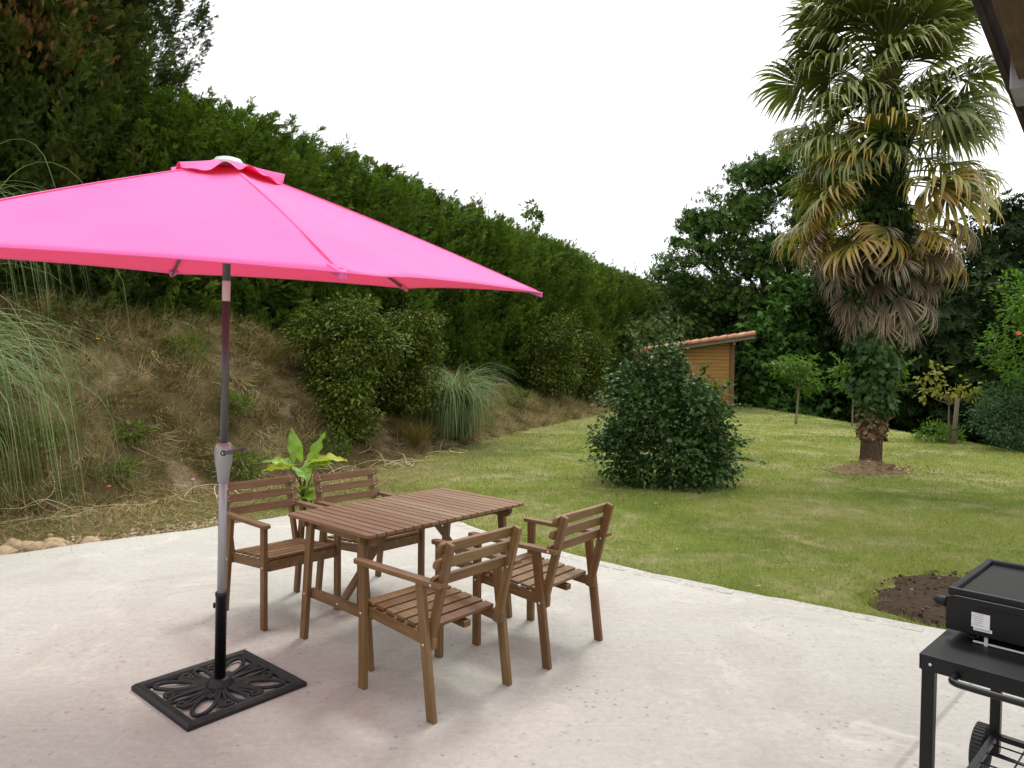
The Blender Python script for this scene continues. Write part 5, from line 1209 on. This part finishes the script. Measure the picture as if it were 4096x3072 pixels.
plant('oak_tree', 'spreading oak tree rising between the back hedge and the palm', 'tree', (x, y, gz(x, y) + .4), bl, 19000, ROS, .17, 'oak', .32, 3.4, clusters=300, cl_r=.52, droop=.1, out=.6, fill=.10, flat=.6, seed=90, limb_n=12)

# fig tree
x, y = 12.2, 28.6
bl = [((0, 0, 2.3), (2.4, 1.6, 2.3)), ((-.75, -.2, 4.0), (1.5, 1.3, 1.1)), ((-.55, -.1, 5.1), (.85, .8, .7)), ((.6, -.2, 4.05), (1.2, 1.1, .8)), ((1.9, -.2, 2.7), (1.2, 1.2, 1.3)), ((-1.6, -.4, 2.4), (1.0, 1.1, 1.5)), ((.3, -.7, 1.3), (1.8, 1.1, 1.3)), ((2.3, -.4, 1.1), (1.1, 1.0, 1.1)), ((-1.5, -.6, 1.0), (1.0, .9, 1.0)), ((3.2, -.2, 1.2), (.9, .9, 1.3))]
bl = [(tuple(v * 1.14 for v in c), tuple(v * 1.14 for v in r)) for c, r in bl]
plant('fig_tree', 'broad bright fig tree with large lobed leaves behind the saplings', 'tree', (x, y, gz(x, y) - .25), bl, 9500, FIG, .34, 'fig', .14, 1.6, clusters=520, cl_r=.42, droop=.35, out=1.0, fill=.2, flat=.8, seed=91, upn=.6)

# dark trees down the slope on the right
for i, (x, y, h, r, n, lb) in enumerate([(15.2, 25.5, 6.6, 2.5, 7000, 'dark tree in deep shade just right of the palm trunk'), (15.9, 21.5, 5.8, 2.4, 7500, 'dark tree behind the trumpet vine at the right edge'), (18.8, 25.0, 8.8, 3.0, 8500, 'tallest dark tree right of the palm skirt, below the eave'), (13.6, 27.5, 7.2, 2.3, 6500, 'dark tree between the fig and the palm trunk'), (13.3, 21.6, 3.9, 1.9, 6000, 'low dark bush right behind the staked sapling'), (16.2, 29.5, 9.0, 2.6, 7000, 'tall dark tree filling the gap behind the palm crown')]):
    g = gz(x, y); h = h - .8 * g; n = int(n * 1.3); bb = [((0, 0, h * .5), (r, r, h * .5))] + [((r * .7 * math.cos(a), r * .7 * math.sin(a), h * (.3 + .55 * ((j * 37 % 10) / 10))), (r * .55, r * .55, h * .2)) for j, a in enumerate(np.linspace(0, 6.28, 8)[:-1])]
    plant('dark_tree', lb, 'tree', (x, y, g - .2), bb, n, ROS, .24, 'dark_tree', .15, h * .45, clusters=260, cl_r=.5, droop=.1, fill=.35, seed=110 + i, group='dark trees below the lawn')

# bright trumpet vine and blue-green shrub at the right edge
x, y = 10.45, 14.2
bl = [((0, 0, 1.9), (.95, .8, 1.0)), ((.2, 0, 2.7), (.9, .8, .6)), ((-.45, -.2, 2.45), (.55, .5, .3)), ((-.35, -.2, 1.4), (.55, .5, .5)), ((.4, -.2, 1.2), (.8, .7, .7))]
ex, stv = shoots([((-.3, -.2, 2.2), (-1.05, -.3, 2.45), 50), ((-.2, -.2, 2.7), (-.85, -.3, 3.25), 50), ((.1, 0, 3.0), (-.1, -.1, 3.55), 50), ((-.3, -.3, 1.8), (-.95, -.3, 1.75), 40), ((-.2, -.2, 1.5), (-.8, -.3, 1.35), 40), ((.3, -.1, 3.0), (.5, 0, 3.6), 50)], LEAF, .11, 120, bend=.12)
t = plant('trumpet_vine', 'bright green trumpet vine with orange flowers at the right edge', 'vine', (x, y, gz(x, y) + .35), bl, 4200, LEAF, .10, 'bright', .03, 1.2, clusters=130, cl_r=.25, droop=.15, seed=121, extra=ex)
for px, py, pz in ((-.78, -.5, 2.02), (-.02, -.85, 1.72), (-.06, -.85, 1.68), (.3, -.8, 2.3)):
    mb = MB()
    for k in range(5): a = k * 1.257; mb.lathe([(0, 0), (.02, .012), (.033, .05), (.02, .055)], 8, (px + .02 * math.cos(a), py - .02, pz + .02 * math.sin(a)), Matrix.Rotation(1.3 + .3 * math.sin(a), 4, 'X'))
    mb.build('flower', M['petal'], t)
x, y = 9.95, 14.0
plant('blue_green_shrub', 'blue-green rounded shrub below the trumpet vine', 'shrub', (x, y, gz(x, y) - .1), [((0, 0, .85), (.8, .7, .65)), ((-.5, -.2, .75), (.45, .45, .45)), ((.4, -.2, 1.0), (.6, .5, .4)), ((.6, 0, .6), (.6, .6, .6)), ((-.15, -.3, .45), (.5, .45, .4))], 5200, LEAF, .075, 'bluegreen', .03, .7, clusters=170, cl_r=.2, droop=.0, seed=122)

# saplings
def sapling(label, loc, h, blobs, n, size, leaf, seed, tr=.022, lean=.0, tmpl=LEAFW, cl=26, clr=.14, ex=None):
    t = tag(empty('sapling', loc), label, 'sapling'); parts = [crown(blobs, n, tmpl, size, clusters=cl, cl_r=clr, droop=.45, seed=seed, fill=.15)] + (ex or []); leaf_obj('crown', parts, M[leaf], t)
    mb = MB(); mb.tube([(lean * i / 6, 0, -.05 + (h + .05) * i / 6) for i in range(7)], [tr * (1 - .5 * i / 6) for i in range(7)], 8); limbs(mb, (lean * .85, 0, h * .85), [b[0] for b in blobs], tr * .5, seed, .04); mb.build('trunk', M['bark_pale'], t); return t
x, y = 7.8, 19.5
sapling('bright young sapling on a bare trunk nearest the shed', (x, y, gz(x, y)), 1.1, [((.05, 0, 1.45), (.38, .35, .3)), ((.3, -.1, 1.15), (.35, .3, .2)), ((-.3, 0, 1.55), (.3, .3, .22)), ((.15, 0, 1.75), (.3, .3, .15))], 900, .15, 'sapling', 1, .035, .06, LEAFN, 40, .2)
x, y = 9.25, 19.3
ex, sts = shoots([((.0, 0, 1.1), (-.65, 0, 1.95), 60), ((.1, 0, 1.1), (-.25, 0, 2.35), 60), ((.6, 0, 1.0), (2.0, 0, 2.75), 90), ((.6, 0, .9), (1.85, 0, 1.9), 80), ((.6, 0, .8), (1.75, 0, 1.15), 60), ((.5, 0, 1.2), (1.5, .1, 2.3), 80), ((.3, 0, 1.1), (1.0, 0, 2.5), 80), ((0, 0, 1), (-.6, -.1, 1.35), 50), ((.5, 0, .8), (1.4, -.2, .95), 50)], LEAF, .13, 6, bend=.1)
t = sapling('two-stemmed sapling with long arching shoots half hidden by the palm', (x, y, gz(x, y)), .9, [((-.1, 0, 1.3), (.45, .4, .35)), ((.4, 0, 1.4), (.5, .4, .4)), ((.9, 0, 1.5), (.4, .4, .4))], 1000, .13, 'sapling', 2, .025, 0, LEAF, 60, .2, ex)
mb = MB(); mb.tube([(.12, 0, -.05), (.20, 0, .5), (.26, 0, 1.0)], .02, 7)
for st in sts: mb.tube([Vector(p) for p in st], [.012 - .0014 * i for i in range(7)], 5)
mb.build('trunk', M['bark_pale'], t)
x, y = 9.3, 15.0
sapling('yellowing sapling tied to a stake near the right lawn edge', (x - .05, y + .05, gz(x, y)), .95, [((-.5, 0, 1.45), (.2, .18, .12)), ((-.2, 0, 1.5), (.16, .15, .12)), ((-.1, -.05, 1.12), (.35, .3, .1)), ((.3, 0, 1.2), (.3, .25, .14)), ((.5, 0, 1.05), (.22, .2, .12)), ((-.55, 0, 1.05), (.2, .15, .08))], 190, .125, 'sapling_yellow', 3, .022, .0, LEAFW, 40, .12)
mb = MB(); mb.tube([(0, 0, -.05), (.03, 0, .45), (.065, 0, .98)], [.05, .046, .043], 10); st_ = mb.build('wooden_stake', M['stake']); st_.location = (x, y - .05, gz(x, y)); tag(st_, 'grey wooden stake supporting the yellowing sapling', 'stake')
mb = MB(); mb.tube([(.02 + .055 * math.cos(a), .055 * math.sin(a), .30) for a in np.linspace(0, 6.1, 14)], .01, 6, closed=True); mb.build('tie', M['rubber'], st_)
plant('weed_clump', 'light green weed clump at the foot of the stake', 'weed', (9.2, 15.3, gz(9.2, 15.3)), [((-.1, 0, .2), (.38, .3, .22)), ((.3, 0, .12), (.25, .2, .15))], 700, LEAFN, .10, 'sapling', .0, clusters=40, cl_r=.12, droop=-.3, seed=130)
# feathery seedling growing up beside the rounded shrub
t = tag(empty('ash_seedling', (2.72, 9.75, gz(2.72, 9.75))), 'pale feathery seedling rising at the right side of the rounded shrub', 'seedling')
mb = MB(); mb.tube([(0, 0, -.05), (.02, 0, .6), (.03, 0, 1.05), (.05, 0, 1.42)], [.012, .01, .008, .005], 7); mb.build('stem', M['bark'], t)
parts = []
for k in range(9):
    a = k * 2.4; b = np.array([.04, 0, .85 + .065 * k]); L = .34 - .012 * k; e = np.array([math.cos(a), math.sin(a) * .9, .55]); n = 9
    for sgn in (-1, 1):
        u = np.linspace(.2, 1, n); pos = b + e * L * u[:, None] - np.array([0, 0, .16]) * (u ** 2)[:, None]; sd_ = np.array([-e[1], e[0], 0]) * sgn
        parts.append(scatter(*LEAFN, pos, np.tile(sd_ + e * .4, (n, 1)), np.tile([0, 0, 1.], (n, 1)) + rng.normal(size=(n, 3)) * .25, np.full(n, .085), .4 + .6 * rng.random(n)))
leaf_obj('leaves', parts, M['sapling'], t)

# ------------------------------------------------------------------ palm
t = tag(empty('palm_tree', (PALM[0], PALM[1], gz(*PALM))), 'tall fan palm with a skirt of dead fronds and ivy on its trunk', 'palm')
PT = 6.75
def ptc(z): return np.array([-.08 + .10 * min(z, 4) / 4 + .02 * math.sin(z), .03 * math.sin(z * .8), z])
mb = MB(); n = 46; vs = []; q = random.Random(4)
pts = [ptc(PT * i / n) for i in range(n + 1)]; pts[0][2] = -.1
mb.tube([Vector(p) for p in pts], [(.19 if i == 0 else .155 - .02 * min(1, i / 6) + (.03 if i > 30 else 0)) + (.012 if i % 2 else -.008) for i in range(n + 1)], 18)
qq = random.Random(2)
for i in range(90):
    z = qq.uniform(2.2, 5.9); a = qq.uniform(0, 6.28); c = Vector(ptc(z)); L = qq.uniform(.08, .2); d = Vector((math.cos(a), math.sin(a), .9)); mb.tube([c + Vector((math.cos(a), math.sin(a), 0)) * .13, c + Vector((math.cos(a), math.sin(a), 0)) * .15 + d * L], [.022, .012], 5)
mb.build('trunk', M['palm_trunk'], t)
def frond_mesh(pl, bl, span, droop, nseg, mat, seed, dead=False, fold=0.):
    """fan leaf: petiole along +x, blade of folded strips; 'along' 0..1 from hub to tip"""
    q = np.random.default_rng(seed); V = []; F = []; A = []; G = []; b = 0
    def add(v, f, al, sg):
        nonlocal b
        V.extend(v); F.extend([tuple(i + b for i in ff) for ff in f]); A.extend(al); G.extend([sg] * len(v)); b += len(v)
    # petiole (three sided, slightly arched)
    pv = []; pf = []; m = 6
    for i in range(m + 1):
        u = i / m; z = .06 * math.sin(math.pi * u); w_ = .016 * (1 - .45 * u) + .012 * (1 - u) ** 3
        pv += [(pl * u, -w_, z), (pl * u, w_, z), (pl * u, 0, z - w_ * 1.2)]
    for i in range(m):
        for k in range(3): a0 = i * 3 + k; a1 = i * 3 + (k + 1) % 3; pf += [(a0, a1, a1 + 3), (a0, a1 + 3, a0 + 3)]
    add(pv, pf, [.1] * len(pv), .5)
    ns = 9
    for s in range(nseg):
        f = (s + .5) / nseg * 2 - 1; ang = f * span + q.normal(0, .02); L = bl * (1 - .22 * abs(f) ** 2) * q.uniform(.92, 1.05); W0 = 2 * span / nseg * .62
        dr = droop * q.uniform(.6, 1.35); brk = q.random() < .25; br_u = q.uniform(.55, .75)
        x = pl; r_ = 0.; z = 0.; pitch = -fold + q.normal(0, .05) + .12 * abs(f); c_, s_ = math.cos(ang), math.sin(ang); rows = []; st = L / ns; tw = q.normal(0, .12)
        px, py, pz = pl, 0., 0.; hd = ang
        for i in range(ns + 1):
            u = i / ns; w_ = W0 * r_ * (1 if u < .48 else max(.0, 1 - ((u - .48) / .52) ** 1.4 * .95)) if u < .48 else W0 * bl * .48 * max(.05, 1 - ((u - .48) / .52) ** 1.3)
            rows.append((px, py, pz, w_, hd, u)); p_ = pitch - dr * max(0, u - .35) ** 1.1 * 2.2 - (1.0 * dr if brk and u > br_u else 0)
            p_ = max(p_, -1.55 - .1 * math.cos(s)); px += math.cos(hd) * math.cos(p_) * st; py += math.sin(hd) * math.cos(p_) * st; pz += math.sin(p_) * st; r_ += st
            if dead: hd += q.normal(0, .06)
            else: hd += tw * .12
        v = []; al = []
        for (px, py, pz, w_, h_, u) in rows:
            nx_, ny_ = -math.sin(h_), math.cos(h_); rg = .45 * w_ if u < .6 else .3 * w_
            v += [(px - nx_ * w_, py - ny_ * w_, pz), (px, py, pz + rg), (px + nx_ * w_, py + ny_ * w_, pz)]; al += [u] * 3
        ff = []
        for i in range(ns):
            for k in range(2): a0 = i * 3 + k; ff += [(a0, a0 + 1, a0 + 4), (a0, a0 + 4, a0 + 3)]
        add(v, ff, al, q.random())
    return np_mesh('frond', np.array(V), np.array(F), mat, vattr={'along': A, 'seg': G})
FG = [frond_mesh(pl_, .92, 1.8, d, 36, M['frond_green'], 300 + i) for i, (d, pl_) in enumerate(((1.2, .7), (1.6, .95), (1.0, .85), (1.9, 1.05)))]
FM = [frond_mesh(.78, .86, 1.75, d, 34, M['frond_mid'], 320 + i, fold=.1) for i, d in enumerate((1.1, 1.6, 1.3))]
FO = [frond_mesh(.75, .78, 1.5, d, 30, M['frond_orange'], 330 + i, True, .2) for i, d in enumerate((1.1, 1.6))]
FD = [frond_mesh(.70, .66, sp_, d, 28, M['frond_dead'], 340 + i, True, .1) for i, (sp_, d) in enumerate(((.8, .8), (1.05, 1.2), (.38, .5), (1.25, 1.6)))]
CAMDIR = np.array([-PALM[0], -PALM[1]]); CAMAZ = math.atan2(CAMDIR[1], CAMDIR[0])
def frond(me, z, az, el, roll=0., sc=1., name='frond', label=None, push=.1):
    c = ptc(z); d = Vector((math.cos(az) * math.cos(el), math.sin(az) * math.cos(el), math.sin(el)))
    x = d; y = Vector((0, 0, 1)).cross(x).normalized(); zz = x.cross(y); m = Matrix((x, y, zz)).transposed() @ Matrix.Rotation(roll, 3, 'X')
    o = link(name, me, t); o.location = Vector(c) + Vector((math.cos(az), math.sin(az), 0)) * push; o.rotation_euler = m.to_euler(); o.scale = (sc,) * 3; return o
q = random.Random(8); GA = 2.399963
for i in range(68):
    f = i / 67; el = R(84 - 100 * f ** .75 + q.uniform(-19, 17)); z = PT + .05 - 2.0 * f ** 1.1 + q.uniform(-.15, .15)
    frond(FG[i % 4], z, i * GA + q.uniform(-.5, .5), el, q.uniform(-.7, .7), q.uniform(.88, 1.12))
for i in range(13):
    frond(FG[i % 4], PT - .1 - 1.5 * i / 12, CAMAZ + (-1.15 if i % 2 else 1.) * (.15 + .85 * ((i * 5) % 13) / 13), R(62 - 62 * i / 12), q.uniform(-.4, .4), q.uniform(.95, 1.1))
for i in range(16):
    f = i / 15; frond(FM[i % 3], 4.62 - .45 * f, CAMAZ + i * GA * .83, R(8 - 28 * f + q.uniform(-16, 16)), q.uniform(-.7, .7), q.uniform(.9, 1.18), 'yellowing_frond')
for i in range(12):
    f = i / 11; frond(FO[i % 2], 4.25 - .6 * f, CAMAZ + .7 + i * GA, R(-12 - 20 * f + q.uniform(-14, 14)), q.uniform(-.7, .7), q.uniform(.9, 1.12), 'orange_tipped_frond')
for i in range(31):
    f = i / 30; z = 3.95 - .95 * f; a = CAMAZ + (i * GA * 1.1); el = R(-26 - 46 * f + q.uniform(-15, 12)); frond(FD[(0, 1, 3, 0, 1, 2)[i % 6]], z, a, el, q.uniform(-.9, .9), q.uniform(.75, 1.15) * (1.05 - .12 * f), 'dead_frond')
for i in range(14):
    a = CAMAZ + q.uniform(-1.6, 2.0); frond(FD[(0, 2, 1, 2)[i % 4]], q.uniform(2.95, 3.35), a, R(q.uniform(-82, -66)), q.uniform(-.5, .5), q.uniform(.8, .98), 'dead_frond', push=.2)
frond(FD[2], 4.1, CAMAZ - .9, R(-58), 0, 1.2, 'dead_frond')
# ivy
n = 6200; z = .8 + 4.8 * rng.random(n) ** .95; a = rng.uniform(0, 6.28, n); bulge = np.interp(z, [.8, 1.1, 1.6, 2.1, 3, 4.4, 5.6], [.15, .22, .31, .36, .33, .27, .22]) * (1 + .25 * np.sin(a * 3 + z * 4) + .15 * np.sin(z * 9 + a))
rad = bulge * rng.uniform(.75, 1.12, n); c = np.array([ptc(v) for v in z]); od = np.stack([np.cos(a), np.sin(a), 0 * a], 1)
leaf_obj('ivy', [scatter(*IVY, c + od * rad[:, None], od * .35 + np.array([0, 0, -.8]) + rng.normal(size=(n, 3)) * .4, od + rng.normal(size=(n, 3)) * .35, rng.uniform(.06, .13, n))], M['ivy'], t)
n = 300; z = rng.uniform(.5, .98, n) ; z = z + .0 * z; a = rng.uniform(0, 6.28, n); od = np.stack([np.cos(a), np.sin(a), 0 * a], 1); c = np.array([ptc(v) for v in z])
leaf_obj('dead_ivy', [scatter(*IVY, c + od * rng.uniform(.14, .20, n)[:, None], od * .3 + np.array([0, 0, -.8]) + rng.normal(size=(n, 3)) * .5, od + rng.normal(size=(n, 3)) * .5, rng.uniform(.05, .11, n))], M['dead_ivy'], t)
mb = MB()
for k in range(10):
    a = k * .63; mb.tube([Vector(ptc(z)) + Vector((math.cos(a + .4 * math.sin(z * 2 + k)), math.sin(a + .4 * math.sin(z * 2 + k)), 0)) * .148 for z in np.linspace(0.05, 2.2, 14)], .011, 6)
mb.build('ivy_stems', M['bark'], t)
